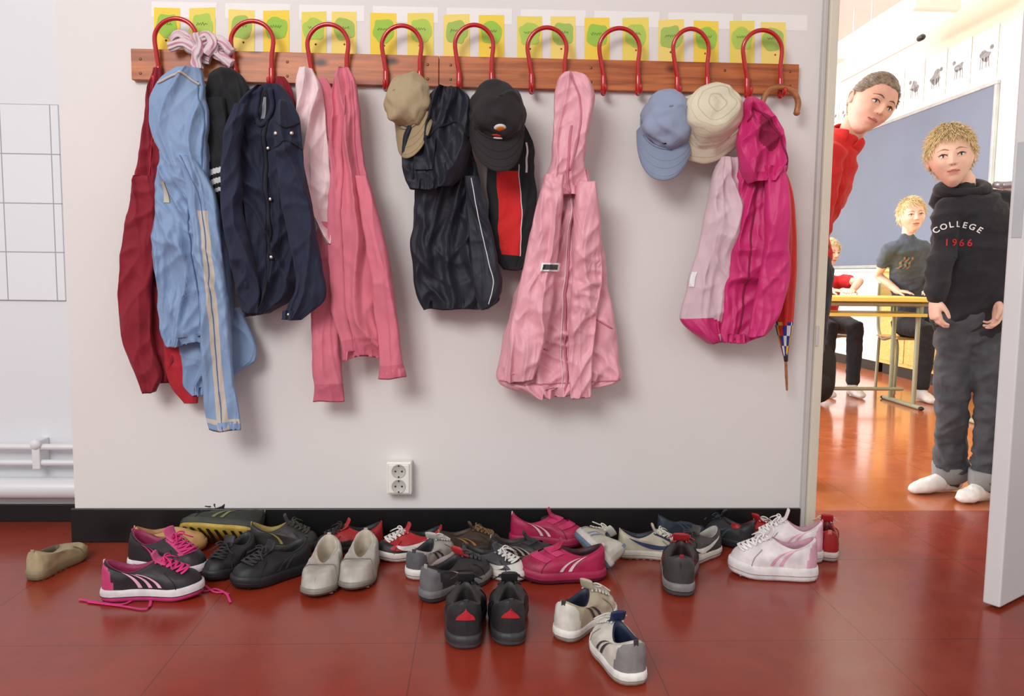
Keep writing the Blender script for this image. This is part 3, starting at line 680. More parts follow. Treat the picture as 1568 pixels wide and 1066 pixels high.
    if lace and laces > 0:
        lm = sm(lace, rough=.8)
        for j in range(laces):
            u = .96-.105*j
            for s_ in (1, -1):
                d1 = .55*s_
                pts = [S(math.pi+d1*(1-2*q_/8), u-(.10*(q_/8)), .004+.002*math.sin(q_/8*math.pi)) for q_ in range(9)]
                b.etube(pts, [(.0034, .0018)]*9, lm, V((1, 0, 0)), 8)
        bp = S(math.pi, .93, .006)
        for s_ in (1, -1):
            b.tube([bp, bp+V((.004, s_*.012, .006)), bp+V((.010, s_*.024, .001)), bp+V((.008, s_*.014, -.003)), bp], .0019, lm, 6, 22)
            b.tube([bp, bp+V((.012, s_*.010, .002)), bp+V((.024, s_*.022, -.006)), bp+V((.028, s_*.036, -.014))], .0018, lm, 6, 20)
    if strap:
        stm = sm(strap)
        for u0 in ((.92, .74), (.62, .44)):
            rgs = [[S(math.pi+(-.95+1.9*q_/14), u0[0]+(u0[1]-u0[0])*j/4, .004) for q_ in range(15)] for j in range(5)]; b.rings(rgs, stm, False)
    if tri:
        tm = sm(tri)
        rgs = [[S(.0+w_*(1-j/6), .30+.30*j/6, .003) for w_ in (-.3, -.1, .1, .3)] for j in range(7)]; b.rings(rgs, tm, False)
    hp = S(0, .97, .002); b.box(hp+V((-.002, -.005, -.012)), hp+V((.0015, .005, .003)), c['acc'] or c['up'], .001)
    if roll:
        Rr = Matrix.Rotation(math.radians(roll), 3, 'X'); b.v = [Rr @ v for v in b.v]
        my = sum(v.y for v in b.v)/len(b.v); b.v = [V((v.x, v.y-my, v.z)) for v in b.v]
    mz = min(v.z for v in b.v)
    o = V((mid_.x, mid_.y, z))-d*l/2
    b.v = [o+d*v.x+pr*v.y+V((0, 0, v.z-mz+.0005)) for v in b.v]
    return b.done(name)
W0 = (226, 224, 219)
shoe('beige_leather_shoe', 52, 890, 122, 852, (170, 156, 122), (134, 118, 90), lin_=(96, 84, 62), laces=-1, low=.95, stripes=0, wd=1., thr=.2)
shoe('tan_shoe', 226, 850, 296, 842, (200, 158, 102), (176, 138, 88), lin_=(170, 120, 76), laces=-1, low=1.05, stripes=0, wd=1.05, thr=.25)
shoe('black_pink_sneaker', 162, 917, 308, 910, (34, 28, 34), (212, 204, 208), out=(196, 60, 120), acc=(226, 170, 195), lace=(206, 50, 120), lin_=(150, 40, 86), tongue=(200, 80, 130), heel=(190, 60, 110), stripes=3, low=.95)
shoe('black_pink_sneaker', 206, 868, 312, 884, (34, 28, 34), (212, 204, 208), out=(196, 60, 120), acc=(206, 60, 125), lace=(206, 50, 120), lin_=(150, 40, 86), tongue=(200, 80, 130), stay=(196, 60, 120), low=1.05)
b = B(); lm = sm((206, 50, 120), rough=.8)
for pts in ([(222, 905), (190, 925), (150, 922), (122, 918)], [(232, 912), (225, 932), (185, 928), (135, 922)], [(295, 880), (325, 905), (345, 908), (353, 922)], [(290, 890), (310, 905), (330, 902), (350, 910)]):
    q_ = cr([atZ(x, y, .003) for x, y in pts], 26); b.etube(q_, [(.0035, .0016)]*26, lm, V((0, 1, 0)), 8)
b.done('pink_shoelaces')
shoe('black_yellow_trainer', 402, 834, 288, 828, (38, 42, 38), (60, 62, 56), out=(176, 150, 60), lin_=(40, 40, 34), acc=(120, 120, 70), lace=(50, 50, 45), roll=48, low=.8)
shoe('dark_yellow_trainer', 392, 846, 480, 842, (48, 46, 46), (30, 30, 30), acc=(160, 142, 66), lace=(60, 58, 50), lin_=(150, 130, 66), stripes=1, low=1.1)
shoe('black_sneaker', 378, 858, 328, 890, (24, 24, 28), (32, 32, 36), lace=(40, 40, 44), acc=(50, 50, 56), stripes=2, low=.95)
shoe('black_sneaker', 470, 870, 362, 904, (22, 23, 27), (28, 28, 32), lace=(46, 46, 50), acc=(44, 44, 50), stripes=2, low=.9)
for a in ((506, 860, 484, 924), (562, 852, 540, 914)):
    b_ = shoe('silver_slip_on_shoe', *a, (176, 171, 162), (130, 124, 116), lin_=(190, 180, 164), laces=-1, low=1.05, stripes=0, soleh=.06, thr=.12, heelz=.26, wd=.92)
shoe('red_black_trainer', 584, 840, 486, 850, (160, 28, 34), (30, 28, 30), toe=(34, 30, 32), lace=(40, 36, 38), lin_=(30, 28, 30), out=(190, 60, 50), swoosh=(34, 30, 32), stripes=0, low=.95)
shoe('red_white_trainer', 672, 848, 582, 858, (170, 30, 38), (214, 208, 202), toe=(30, 28, 30), lace=(215, 212, 208), lin_=(24, 24, 26), heel=(30, 30, 32), swoosh=(222, 218, 214), stripes=0, low=.98)
shoe('grey_white_sneaker', 634, 888, 682, 850, (180, 176, 170), W0, acc=(60, 60, 66), lace=(206, 204, 200), lin_=(50, 50, 56), heel=(90, 90, 94))
shoe('grey_red_trainer', 652, 922, 740, 884, (46, 46, 48), (110, 110, 110), out=(60, 60, 62), acc=(170, 168, 166), lace=(70, 70, 72), lin_=(34, 32, 34), tongue=(180, 40, 44), heel=(104, 104, 106), stripes=1, low=.95)
shoe('white_black_trainer', 716, 874, 798, 888, (60, 60, 64), (208, 204, 198), swoosh=(212, 210, 206), lace=(220, 218, 214), lin_=(34, 34, 36), toe=(202, 200, 194), stripes=0)
shoe('brown_trainer', 684, 850, 752, 842, (66, 52, 42), (44, 38, 34), acc=(170, 130, 70), lace=(120, 90, 60), lin_=(60, 42, 34))
shoe('black_velcro_shoe', 764, 860, 838, 862, (34, 32, 36), (52, 50, 52), out=(190, 170, 130), acc=(180, 170, 150), strap=(46, 44, 48), lin_=(40, 34, 32), laces=0, stripes=3)
shoe('magenta_trainer', 784, 830, 892, 836, (164, 24, 74), (152, 26, 70), acc=(226, 196, 204), strap=(184, 42, 96), lin_=(56, 16, 32), stripes=2, laces=0, out=(90, 20, 46), low=.95)
shoe('magenta_trainer', 922, 884, 798, 888, (170, 26, 76), (158, 30, 74), acc=(226, 196, 204), strap=(188, 46, 100), lin_=(56, 16, 32), stripes=2, laces=0, out=(90, 20, 46), toe=(144, 20, 62), low=.9)
shoe('grey_blue_sneaker', 944, 880, 902, 842, (176, 172, 160), (200, 198, 192), out=(96, 120, 150), acc=(110, 124, 150), lace=(210, 208, 200), lin_=(60, 68, 86), roll=52)
shoe('white_blue_sneaker', 960, 852, 1034, 854, (180, 174, 154), (204, 200, 190), lace=(206, 204, 196), lin_=(36, 42, 60), stay=(44, 54, 84), stripes=0, swoosh=(44, 56, 96), low=.95)
shoe('white_black_sneaker', 1094, 846, 1036, 866, (60, 58, 58), (204, 202, 196), lace=(40, 40, 42), lin_=(170, 166, 160), toe=(204, 198, 188), swoosh=(216, 214, 210), stripes=0, low=.95)
shoe('black_red_sneaker', 1042, 914, 1040, 862, (40, 38, 40), (124, 122, 122), out=(84, 84, 86), acc=(140, 30, 36), lace=(176, 66, 66), lin_=(44, 26, 28), heel=(60, 58, 60), tongue=(160, 36, 40), low=.98)
shoe('dark_blue_trainer', 1010, 828, 1086, 822, (44, 54, 68), (30, 34, 40), acc=(70, 80, 94), lace=(60, 66, 76), lin_=(24, 28, 34), low=1.)
shoe('dark_trainer', 1136, 838, 1082, 824, (34, 36, 40), (26, 28, 32), acc=(50, 70, 80), lace=(40, 60, 66), lin_=(24, 26, 30), low=1.)
shoe('red_trainer', 1126, 838, 1182, 824, (170, 30, 32), (208, 200, 194), lace=(210, 204, 200), lin_=(90, 20, 22), swoosh=(218, 212, 208), stripes=0)
shoe('white_pink_sneaker', 1246, 886, 1120, 878, (224, 216, 217), (226, 222, 222), acc=(220, 156, 178), lace=(236, 232, 232), lin_=(190, 144, 160), heel=(216, 168, 185), low=1.15, laces=6, stripes=2, soleh=.14)
shoe('white_pink_sneaker', 1248, 858, 1162, 850, (224, 216, 217), (226, 222, 222), acc=(220, 156, 178), lace=(236, 232, 232), lin_=(190, 144, 160), heel=(216, 168, 185), low=1.5, laces=6, stripes=2, soleh=.14)
shoe('red_sneaker', 1269, 862, 1260, 826, (170, 26, 30), (196, 186, 178), acc=(196, 110, 100), lace=(210, 196, 190), lin_=(90, 16, 20), heel=(150, 22, 26), low=1.05, L=.20)
for a in ((713, 994, 713, 930), (782, 989, 777, 928)):
    shoe('black_triangle_sneaker', *a, (34, 34, 37), (48, 48, 50), out=(80, 80, 82), acc=(50, 50, 54), lace=(46, 46, 50), lin_=(44, 40, 40), tri=(180, 34, 44), low=1.15, mesh_=1, wd=1.08)
shoe('white_tan_sneaker', 862, 982, 926, 938, (180, 168, 144), W0, acc=(56, 52, 58), heel=(206, 202, 193), toe=(192, 184, 166), lace=(200, 196, 188), lin_=(28, 32, 52), low=1.1, out=(170, 160, 150), wd=1.12)
shoe('white_tan_sneaker', 972, 1050, 922, 984, (200, 196, 186), W0, acc=(58, 54, 60), heel=(126, 124, 122), lace=(200, 196, 188), lin_=(26, 36, 62), toe=(200, 194, 182), low=1.1, tongue=(30, 44, 80), out=(184, 174, 160), wd=1.12)

# ------------------------------------------------------------------ classroom furniture
bw0 = atX(1517, 300, SX).y
def board(b):
    y1 = 6.45; z0, z1 = .93, 2.25
    bm_ = M('chalkboard_blue_grey', (104, 114, 134), .35, .12, .8); al = M('aluminium_trim', (190, 192, 195), .35, metal=.7)
    b.box((SX-.02, bw0, z0), (SX-.001, y1, z1), bm_)
    for lo, hi in (((SX-.03, bw0-.03, z1), (SX-.001, y1+.03, z1+.03)), ((SX-.03, bw0-.03, z0), (SX-.001, bw0, z1)), ((SX-.10, bw0-.03, z0-.03), (SX-.001, y1+.03, z0)), ((SX-.03, y1, z0), (SX-.001, y1+.03, z1))):
        b.box(lo, hi, al, .004)
    for k in range(4): b.tube([(SX-.07, 3.8+k*.4, z0+.008), (SX-.07, 3.88+k*.4, z0+.008)], .006, wl, 8)
mk('chalkboard', board)
b = B(); pm = M('drawing_paper', (236, 236, 230), .8, .02); skt = M('pencil_grey', (140, 140, 142), .9, .4, 40)
y = bw0+.02; k = 0
while y < 6.3:
    rn = random.Random(k+50)
    b.add([(SX-.004, y, 2.31), (SX-.004, y+.30, 2.31), (SX-.004, y+.30, 2.70), (SX-.004, y, 2.70)], [(0, 1, 2, 3)], pm, False)
    sc_ = rn.uniform(.6, .85); cy_ = y+.15
    ring = [V((SX-.006, cy_+sc_*.085*math.cos(a)*(1+.3*math.sin(3*a+k)), 2.5+sc_*.06*math.sin(a)*(1+.35*math.sin(2*a+k*2)))) for a in [2*math.pi*i/30 for i in range(30)]]
    b.add(ring, [list(range(30))], skt, False)
    for s_ in (-1, -.4, .5, 1): b.add([(SX-.006, cy_+s_*.045, 2.49), (SX-.006, cy_+s_*.045+.010, 2.49), (SX-.006, cy_+s_*.055+.007, 2.41), (SX-.006, cy_+s_*.055, 2.41)], [(0, 1, 2, 3)], skt, False)
    hx_ = cy_+.075*(1 if k % 2 else -1)
    b.add([V((SX-.006, hx_+.022*math.cos(a), 2.55+.018*math.sin(a))) for a in [2*math.pi*i/16 for i in range(16)]], [list(range(16))], skt, False)
    y += .33; k += 1
b.done('animal_drawings')
lampm = M('lamp_glow', (255, 255, 245), .5, emit=2.2); lampw = M('lamp_housing', (230, 230, 224), .5, .02)
def lamp(b):
    b.box((2.98, 3.25, 2.66), (3.34, 4.5, 2.78), lampw, .03, seg=4); b.box((3.01, 3.30, 2.645), (3.31, 4.45, 2.662), lampm, .006)
    for yy in (3.5, 4.2): b.tube([(3.16, yy, 2.77), (3.16, yy, 3.1)], .006, lampw, 8)
mk('ceiling_lamp', lamp)
mk('lamp_rail', lambda b: (b.tube([(3.2, 3.53, 2.55), (3.2, 4.8, 2.55)], .018, lampw, 12), b.tube([(3.2, 3.49, 2.55), (3.2, 3.53, 2.55)], .022, M('black_cap', (20, 20, 20), .4), 12),
    b.tube([(3.2, 3.7, 2.55), (3.2, 3.7, 3.1)], .006, lampw, 8), b.tube([(3.2, 4.6, 2.55), (3.2, 4.6, 3.1)], .006, lampw, 8)))
ydw = M('yellow_desk_laminate', (238, 210, 100), .35, .04, 3); ml = M('greengrey_steel', (160, 164, 136), .35, .08, 6, metal=.1)
cabw = wood_mat('cabinet_birch', (222, 186, 112), (204, 160, 86), False); whc = M('white_cabinet', (236, 238, 236), .4, .02)
def cabinet(y0, y1, mt, nd):
    def fn(b):
        b.box((3.45, y0+.02, .0), (SX-.02, y1-.02, .09), blackm); b.box((3.42, y0, .09), (SX-.02, y1, .86), mt, .004); b.box((3.40, y0-.015, .86), (SX-.015, y1, .885), ydw if mt == cabw else mt, .003)
        w = (y1-y0)/nd
        for k in range(nd): b.box((3.412, y0+.02+w*k, .12), (3.42, y0-.02+w*(k+1), .83), mt, .003); b.tube([(3.40, y0+.1+w*k, .6), (3.40, y0+.2+w*k, .6)], .005, ml, 8)
    return fn
mk('low_wooden_cabinet', cabinet(3.45, 4.30, cabw, 2)); mk('low_white_cabinet', cabinet(4.33, 6.3, whc, 4))
def desk(b, x0, x1, y0, y1, z):
    b.box((x0, y0, z-.028), (x1, y1, z), ydw, .004); b.box((x0+.04, y0+.05, z-.12), (x1-.04, y1-.03, z-.10), ydw, .002)
    for yy in (y0+.06, y1-.06): b.tube([(x0+.03, yy, z-.045), (x1-.03, yy, z-.045)], .013, ml, 10)
    for x in (x0+.07, x1-.07):
        b.tube([(x, y0+.02, .014), (x, y1-.02, .014)], .014, ml, 12)
        for yy in (y0+.1, y1-.1): b.tube([(x, yy, .014), (x, yy, z-.03)], .014, ml, 12)
        b.tube([(x, y0+.06, z-.045), (x, y1-.06, z-.045)], .013, ml, 10); b.tube([(x, y0+.06, z-.1), (x, y0+.06, z-.02)], .008, ml, 8); b.tube([(x, y1-.06, z-.1), (x, y1-.06, z-.02)], .008, ml, 8)
        for yy in (y0+.01, y1-.01): b.ell((x, yy, .012), (.017, .02, .012), blackm)
    b.tube([(x0+.07, (y0+y1)/2, .10), (x1-.07, (y0+y1)/2, .10)], .012, ml, 10)
mk('school_desk', lambda b: desk(b, 1.95, 2.78, 2.36, 2.84, .69))
mk('school_desk', lambda b: desk(b, 2.70, 3.32, 1.66, 2.14, .66))
def chair(b, x, y, a, mt):
    R = Matrix.Rotation(a, 3, 'Z'); o = V((x, y, 0))
    def T(p): return R @ V(p)+o
    b.box(V((x-.18, y-.18, .385)), V((x+.18, y+.18, .40)), mt, .006, R)
    rg = [[T((-.18+.36*i/12, .19+.03*math.sin(i/12*math.pi)+t_, .62+.15*j)) for i in range(13)] for t_, j in ((0, 0), (0, 1), (.012, 1), (.012, 0), (0, 0))]
    b.rings(rg, mt, False)
    for sx in (-.17, .17):
        b.tube([T((sx, -.15, .01)), T((sx, -.15, .375)), T((sx, .10, .375)), T((sx, .19, .5)), T((sx, .20, .76))], .011, ml, 10, 30)
        b.tube([T((sx, .17, .01)), T((sx, .15, .375))], .011, ml, 10)
mk('school_chair', lambda b: chair(b, 3.05, 3.12, -.1, cabw))
mk('school_chair', lambda b: chair(b, 2.46, 3.32, 0, cabw))
blk2 = M('black_bag', (28, 28, 32), .7, .2)
def bag(b):
    def fn(p, d): return V((math.copysign(abs(d.x)**.6, d.x)*.13, math.copysign(abs(d.y)**.7, d.y)*.08, math.copysign(abs(d.z)**.7, d.z)*.19))*(1+.06*noise.noise(d*3))
    b.ell((2.14, 2.62, .198), (1, 1, 1), blk2, 30, 20, None, fn)
    b.ell((2.14, 2.55, .13), (.09, .03, .08), blk2); b.tube([(2.10, 2.62, .37), (2.12, 2.62, .41), (2.16, 2.62, .41), (2.18, 2.62, .37)], .007, blk2, 8, 16)
mk('school_backpack', bag)

# ------------------------------------------------------------------ people
def head(e, name, c, H, R, skin, hairm, tuft=900, seed=0, thick=.035, eyec=(70, 90, 110), female=False):
    lip = M('lips', (196, 122, 112), .5, .05); b = B(); c = V(c)
    NT, NP = 96, 112
    def surf(d):
        x, y, z = d.x*.335, d.y*.42, d.z*.5
        jaw = sst(0, 1, -d.z)
        x *= 1-.34*jaw**1.1; y *= (1-.42*jaw) if y > 0 else (1-.08*jaw)
        if d.z > 0: x *= 1-.04*d.z
        if y < 0:
            X, Z = x, z; g = lambda x0, z0, sx, sz_: math.exp(-((X-x0)/sx)**2-((Z-z0)/sz_)**2)
            k = sst(0, .2, -y)
            y *= 1-.06*math.exp(-(X/.2)**2)
            npz = sst(.08, -.10, Z)*sst(-.165, -.125, Z)
            nose = .092*math.exp(-(X/(.026+.020*sst(.0, -.13, Z)))**2)*(.28*sst(.10, .0, Z)+.72*npz)*sst(-.17, -.13, Z)
            nose += .020*(g(.047, -.125, .02, .02)+g(-.047, -.125, .02, .02))
            dy = -nose+.034*(g(.13, .0, .06, .042)+g(-.13, .0, .06, .042))-.012*(g(.13, .09, .09, .025)+g(-.13, .09, .09, .025))
            dy -= .016*(g(.17, -.12, .06, .06)+g(-.17, -.12, .06, .06)); dy += .012*(g(.16, -.27, .06, .07)+g(-.16, -.27, .06, .07))
            dy -= .018*g(0, -.222, .08, .02)+.022*g(0, -.272, .07, .020); dy += .014*g(0, -.247, .09, .008)+.014*g(0, -.32, .07, .02)
            dy -= .026*g(0, -.41, .08, .05)
            y += dy*k
        return V((x, y, z))*H
    rings = []
    for j in range(1, NT):
        a = math.pi*j/NT; rr = []
        for i in range(NP):
            t = 2*math.pi*i/NP+math.pi/2; rr.append(surf(V((math.sin(a)*math.cos(t), math.sin(a)*math.sin(t), math.cos(a)))))
        rings.append(rr)
    def mf(i, j):
        p = rings[j][i]/H
        return lip if p.y < -.2 and abs(p.z+.246) < .030*(1-(p.x/.105)**2) and abs(p.x) < .10 else None
    b.rings([[R @ p+c for p in r_] for r_ in rings], skin, True, True, True, mf)
    bvh = BVHTree.FromPolygons([tuple(p) for r_ in rings for p in r_], [(j*NP+i, j*NP+(i+1) % NP, (j+1)*NP+(i+1) % NP, (j+1)*NP+i) for j in range(NT-2) for i in range(NP)])
    def fr(X, Z, off=.0):
        h = bvh.ray_cast(V((X*H, -H*2, Z*H)), V((0, 1, 0)))[0]; h = h if h else V((X*H, -.4*H, Z*H)); return R @ (h+V((0, -off*H, 0)))+c
    def lc(p): return R @ (V(p)*H)+c
    ew = M('eye_white', (222, 214, 208), .3, .01); ei = M('iris_%d' % eyec[0], eyec, .25, .1); ep = M('pupil', (14, 14, 16), .2)
    lash = M('lash', (80, 56, 44), .8); brow = M('brow_w' if female else 'brow_b', (98, 76, 58) if female else (164, 124, 84), .9); moth = M('mouth_line', (126, 58, 54), .6)
    for s_ in (-1, 1):
        ec = fr(s_*.13, -.002, -.026)
        b.ell(ec, (.056*H, .046*H, .030*H), ew, 18, 12, R)
        b.ell(ec+R @ V((0, -.023*H, .002*H)), (.024*H, .025*H, .026*H), ei, 14, 10, R); b.ell(ec+R @ V((0, -.042*H, .002*H)), (.012*H, .009*H, .012*H), ep, 12, 8, R)
        b.tube([fr(s_*.070, -.006, .003), fr(s_*.095, .022, .012), fr(s_*.14, .028, .012), fr(s_*.192, .002, .003)], [.004*H, .007*H, .008*H, .004*H], lash, 6, 16)
        b.tube([fr(s_*.070, .030, .000), fr(s_*.10, .044, .006), fr(s_*.145, .050, .006), fr(s_*.20, .026, .0)], .013*H, skin, 8, 14)
        b.tube([fr(s_*.072, -.030, .0), fr(s_*.13, -.038, .002), fr(s_*.19, -.024, .0)], .008*H, skin, 8, 12)
        b.tube([fr(s_*.055, .088, .002), fr(s_*.12, .108, .004), fr(s_*.21, .082, .0)], [.007*H, .012*H, .005*H], brow, 6, 14)
        b.ell(fr(s_*.024, -.150, .0), (.011*H, .006*H, .006*H), lash, 8, 6, R)
        def efn(p, d): return p*(1-.35*max(0, d.x*s_)*(1-min(1, (d.y*d.y+d.z*d.z)*1.6)))
        ER = R @ Euler((math.radians(-8), 0, math.radians(-20*s_))).to_matrix()
        b.ell(lc((s_*.342, .03, -.04)), (.026*H, .058*H, .10*H), skin, 20, 14, ER, efn)
        b.tube([lc((s_*.352, -.01, .0)), lc((s_*.370, .02, .052)), lc((s_*.378, .07, .03)), lc((s_*.368, .065, -.06)), lc((s_*.340, .02, -.13))], .010*H, skin, 8, 24)
    b.tube([fr(-.085, -.243, .0), fr(-.03, -.250, .001), fr(.03, -.250, .001), fr(.085, -.243, .0)], .0045*H, moth, 6, 16)
    b.done('head', e)
    hb_ = B(); rnd = random.Random(seed); rr = []
    def thr(d):
        f = d.y/max(1e-4, math.sqrt(d.x*d.x+d.y*d.y))
        if f < 0: return .04+(.27-.04)*sst(.25, .9, -f)
        return .04-.32*sst(0, .6, f)
    def hpt(d):
        p = surf(V((d.x, d.y, d.z))); m_ = sst(-.02, .05, p.z/H-thr(d)-.02*noise.noise(d*9+V((seed, 0, 0))))
        k = .94+m_*(.06+thick+.03*noise.noise(V((d.x*5, d.y*5, d.z*2.5+seed)))+.012*noise.noise(d*18))
        if m_ < .02: k = .90
        return p*k
    for j in range(1, 70):
        a = math.pi*j/70; rr.append([R @ hpt(V((math.sin(a)*math.cos(2*math.pi*i/90), math.sin(a)*math.sin(2*math.pi*i/90), math.cos(a))))+c for i in range(90)])
    hb_.rings(rr, hairm, True, True, True)
    k = 0; whorl = V((.05, .22, .45)).normalized()
    while k < tuft:
        d = V((rnd.gauss(0, 1), rnd.gauss(0, 1), rnd.gauss(.3, 1))).normalized(); p = surf(d)
        if p.z/H < thr(d)+.005: continue
        k += 1; nrm = V((p.x, p.y, p.z)).normalized()
        if female: comb = (V((d.x*.2, 1, -.25)))
        else: comb = (d-whorl)+V((.35*math.sin(seed), -.25, 0))
        comb = comb-nrm*comb.dot(nrm)
        if comb.length < .1: comb = V((rnd.uniform(-1, 1), rnd.uniform(-1, 1), 0))
        comb.normalize(); comb = (comb+V((rnd.uniform(-.35, .35), rnd.uniform(-.35, .35), rnd.uniform(-.35, .35)))*(1 if not female else .2)).normalized()
        l = H*rnd.uniform(.09, .18); q0 = p*(1+thick*.8); lift = rnd.uniform(.02, .42) if not female else .04
        q1 = q0+(comb+nrm*lift).normalized()*l*.5; q2 = q1+(comb+nrm*(lift*.5-.2)).normalized()*l*.5
        hb_.etube([R @ q0+c, R @ q1+c, R @ q2+c], [(.008*H, .005*H), (.006*H, .004*H), (.0012*H, .0012*H)], hairm, None, 4)
    if female:
        hb_.ell(lc((0, .45, .05)), (.12*H, .10*H, .13*H), hairm)
    hb_.done('hair', e)
def hand(e, wr, dirv, palmn, skin, s=.16, curl=.35, mir=1, name='hand'):
    Z = V(dirv).normalized(); Y = (V(palmn)-Z*V(palmn).dot(Z)).normalized(); X = Z.cross(Y)*mir; wr = V(wr)
    def T(x, y, z): return wr+(X*x+Y*y+Z*z)*s
    b = B()
    b.etube([T(0, 0, -.12), T(0, 0, .02), T(0, 0, .25), T(.0, 0, .46)], [(s*.15, s*.12), (s*.15, s*.11), (s*.22, s*.10), (s*.21, s*.085)], skin, X, 16)
    fl = [(.155, .46, .40), (.055, .50, .45), (-.05, .49, .42), (-.15, .45, .33)]
    for k, (fx, fz, ln) in enumerate(fl):
        r = s*.047*(1 if k < 3 else .88); p = T(fx*1.0, 0, fz-.08); pts = [T(fx*.8, 0, .2), p]; a = curl*(.5+.15*k); q_ = V((fx, 0, fz-.08))
        for seg in (.45, .32, .25):
            q_ = q_+V((fx*.12, math.sin(a), math.cos(a)))*ln*seg; pts.append(T(*q_)); a += curl*(.9+.1*k)
        b.etube(pts, [r*1.1, r*1.15, r*1.05, r*.95, r*.8], skin, None, 10)
    b.etube([T(.10, .02, .08), T(.22, .06, .22), T(.29, .12, .37), T(.29, .17, .50)], [s*.075, s*.07, s*.055, s*.045], skin, None, 10)
    remesh(b, name, skin, .0032, 3, 0, parent=e)
skinA = M('skin_boy', (228, 186, 164), .6, .12, 22, .2, 120, bdist=.001, sss=.05); skinW = M('skin_woman', (218, 168, 146), .6, .14, 22, .2, 120, bdist=.001, sss=.05)
hairB = M('blond_hair', (226, 204, 156), .55, .28, 90, .5, 140); hairW = M('brown_hair', (128, 112, 94), .5, .3, 90, .5, 140)
def foot(e, an, toe, r, mat, name):
    an, toe = V(an), V(toe); b = B(); d = (toe-an); d.z = 0; L = d.length; d.normalize(); 
    b.etube([an+V((0, 0, .07)), an+V((0, 0, .02)), V((an.x, an.y, .045))], [r*.9, r*.95, r], mat)
    h = V((an.x, an.y, 0))-d*.03; side = V((-d.y, d.x, 0))
    pts = [h+V((0, 0, .034)), h+d*.06+V((0, 0, .040)), h+d*(L*.5+.03)+V((0, 0, .032)), h+d*(L*.85+.02)+V((0, 0, .024)), h+d*(L+.02)+V((0, 0, .019))]
    b.etube(pts, [(.028, .032), (.030, .038), (.036, .030), (.040, .022), (.028, .016)], mat, side, 18)
    remesh(b, name, mat, .006, 3, .002, 30, parent=e)
# ---- standing boy
yA = .44
bp_ = atZ(1490, 765); eA = empty('standing_boy', V((bp_.x, yA, 0)))
hood = fab('black_hoodie', (30, 30, 36), var=.2); jean = fab('dark_jeans', (66, 69, 74), var=.35, ns=14); jcuff = fab('jean_cuff', (132, 132, 131)); sock = fab('white_sock', (224, 220, 215)); redt = M('red_print', (180, 30, 40), .7)
f = V((-.5, -1, 0)).normalized(); sd = V((1, -.5, 0)).normalized()
neck = atY(1474, 286, yA+.02); hip = atY(1488, 478, yA+.02); chest = atY(1492, 350, yA+.02); waist = atY(1490, 430, yA+.02)
shR = atY(1452, 316, yA); shL = atY(1537, 308, yA+.02)
b = B()
b.etube([hip+V((0, 0, -.03)), waist, chest, neck+V((0, 0, -.055)), neck+V((0, 0, -.02))], [(.130, .10), (.132, .102), (.138, .10), (.100, .08), (.055, .055)], hood, sd, 24)
b.etube([shR+V((.03, 0, 0)), shR, atY(1443, 385, yA-.03), atY(1438, 402, yA-.05), atY(1432, 452, yA-.10)], [.044, .047, .042, .040, .033], hood, None, 16)
b.etube([shL+V((-.03, 0, 0)), shL, atY(1556, 385, yA), atY(1552, 400, yA-.02), atY(1530, 455, yA-.08)], [.046, .050, .044, .042, .035], hood, None, 16)
_, hbv = remesh(b, 'hoodie', hood, .008, 4, .013, 9, parent=eA)
b = B(); n = 40
b.etube([neck+(f*math.cos(a)*.060+sd*math.sin(a)*.070)+V((0, 0, -.026+.03*(1-math.cos(a))*.5)) for a in [2*math.pi*i/n for i in range(n+1)]], [.014+.020*(1-math.cos(2*math.pi*i/n))*.5 for i in range(n+1)], hood, None, 12)
b.etube([neck-f*.09+V((0, 0, .01)), neck-f*.10+V((0, 0, -.05)), neck-f*.09+V((0, 0, -.11))], [(.085, .035), (.10, .04), (.05, .02)], hood, sd, 18)
b.done('hood', eA)
b = B(); hR = atY(1466, 490, yA+.03); hL = atY(1512, 490, yA+.0)
aR = atZ(1453, 752); aL = atZ(1510, 766); aR = V((aR.x, aR.y, .075)); aL = V((aL.x, aL.y, .075))
kR = atY(1456, 612, (hR.y+aR.y)/2-.03); kL = atY(1520, 612, (hL.y+aL.y)/2-.03)
b.etube([hip+V((0, 0, .05)), hip+V((0, 0, -.01)), (hR+hL)/2+V((0, 0, -.03))], [(.114, .090), (.118, .094), (.110, .088)], jean, sd, 22)
for h_, k_, a_ in ((hR, kR, aR), (hL, kL, aL)):
    b.etube([h_+V((0, 0, .0)), h_.lerp(k_, .4), k_, k_.lerp(a_, .5), a_+V((0, 0, .0))], [.072, .068, .055, .054, .056], jean, None, 18)
remesh(b, 'jeans', jean, .008, 3, .013, 11, parent=eA)
b = B()
for a_, k_ in ((aR, kR), (aL, kL)):
    t = (k_-a_).normalized(); b.etube([a_-t*.025, a_-t*.02, a_+t*.035, a_+t*.04], [.056, .062, .063, .058], jcuff, None, 24, True, False)
b.done('jean_cuffs', eA)
tR = atZ(1396, 757); tL = atZ(1470, 772)
foot(eA, V((aR.x, aR.y, .06)), tR, .034, sock, 'sock_1'); foot(eA, V((aL.x, aL.y, .06)), tL, .034, sock, 'sock_2')
hand(eA, atY(1431, 458, yA-.10), V((.02, -.15, -1)), V((1, .1, 0)), skinA, .135, .55, 1, 'hand_1')
hand(eA, atY(1528, 462, yA-.09), V((-.1, -.2, -1)), V((-1, .1, 0)), skinA, .135, .55, -1, 'hand_2')
hc = atY(1456, 240, yA-.02)
RA = Matrix.Rotation(math.radians(-28), 3, 'Z') @ Matrix.Rotation(math.radians(-7), 3, 'Y') @ Matrix.Rotation(math.radians(4), 3, 'X')
head(eA, 'boy', hc, .212, RA, skinA, hairB, 2800, 3)
b = B(); b.etube([neck+V((0, 0, -.05)), neck+V((0, 0, .02)), hc+V((.02, .02, -.04))], [.045, .040, .041], skinA, None, 18); b.done('neck', eA)
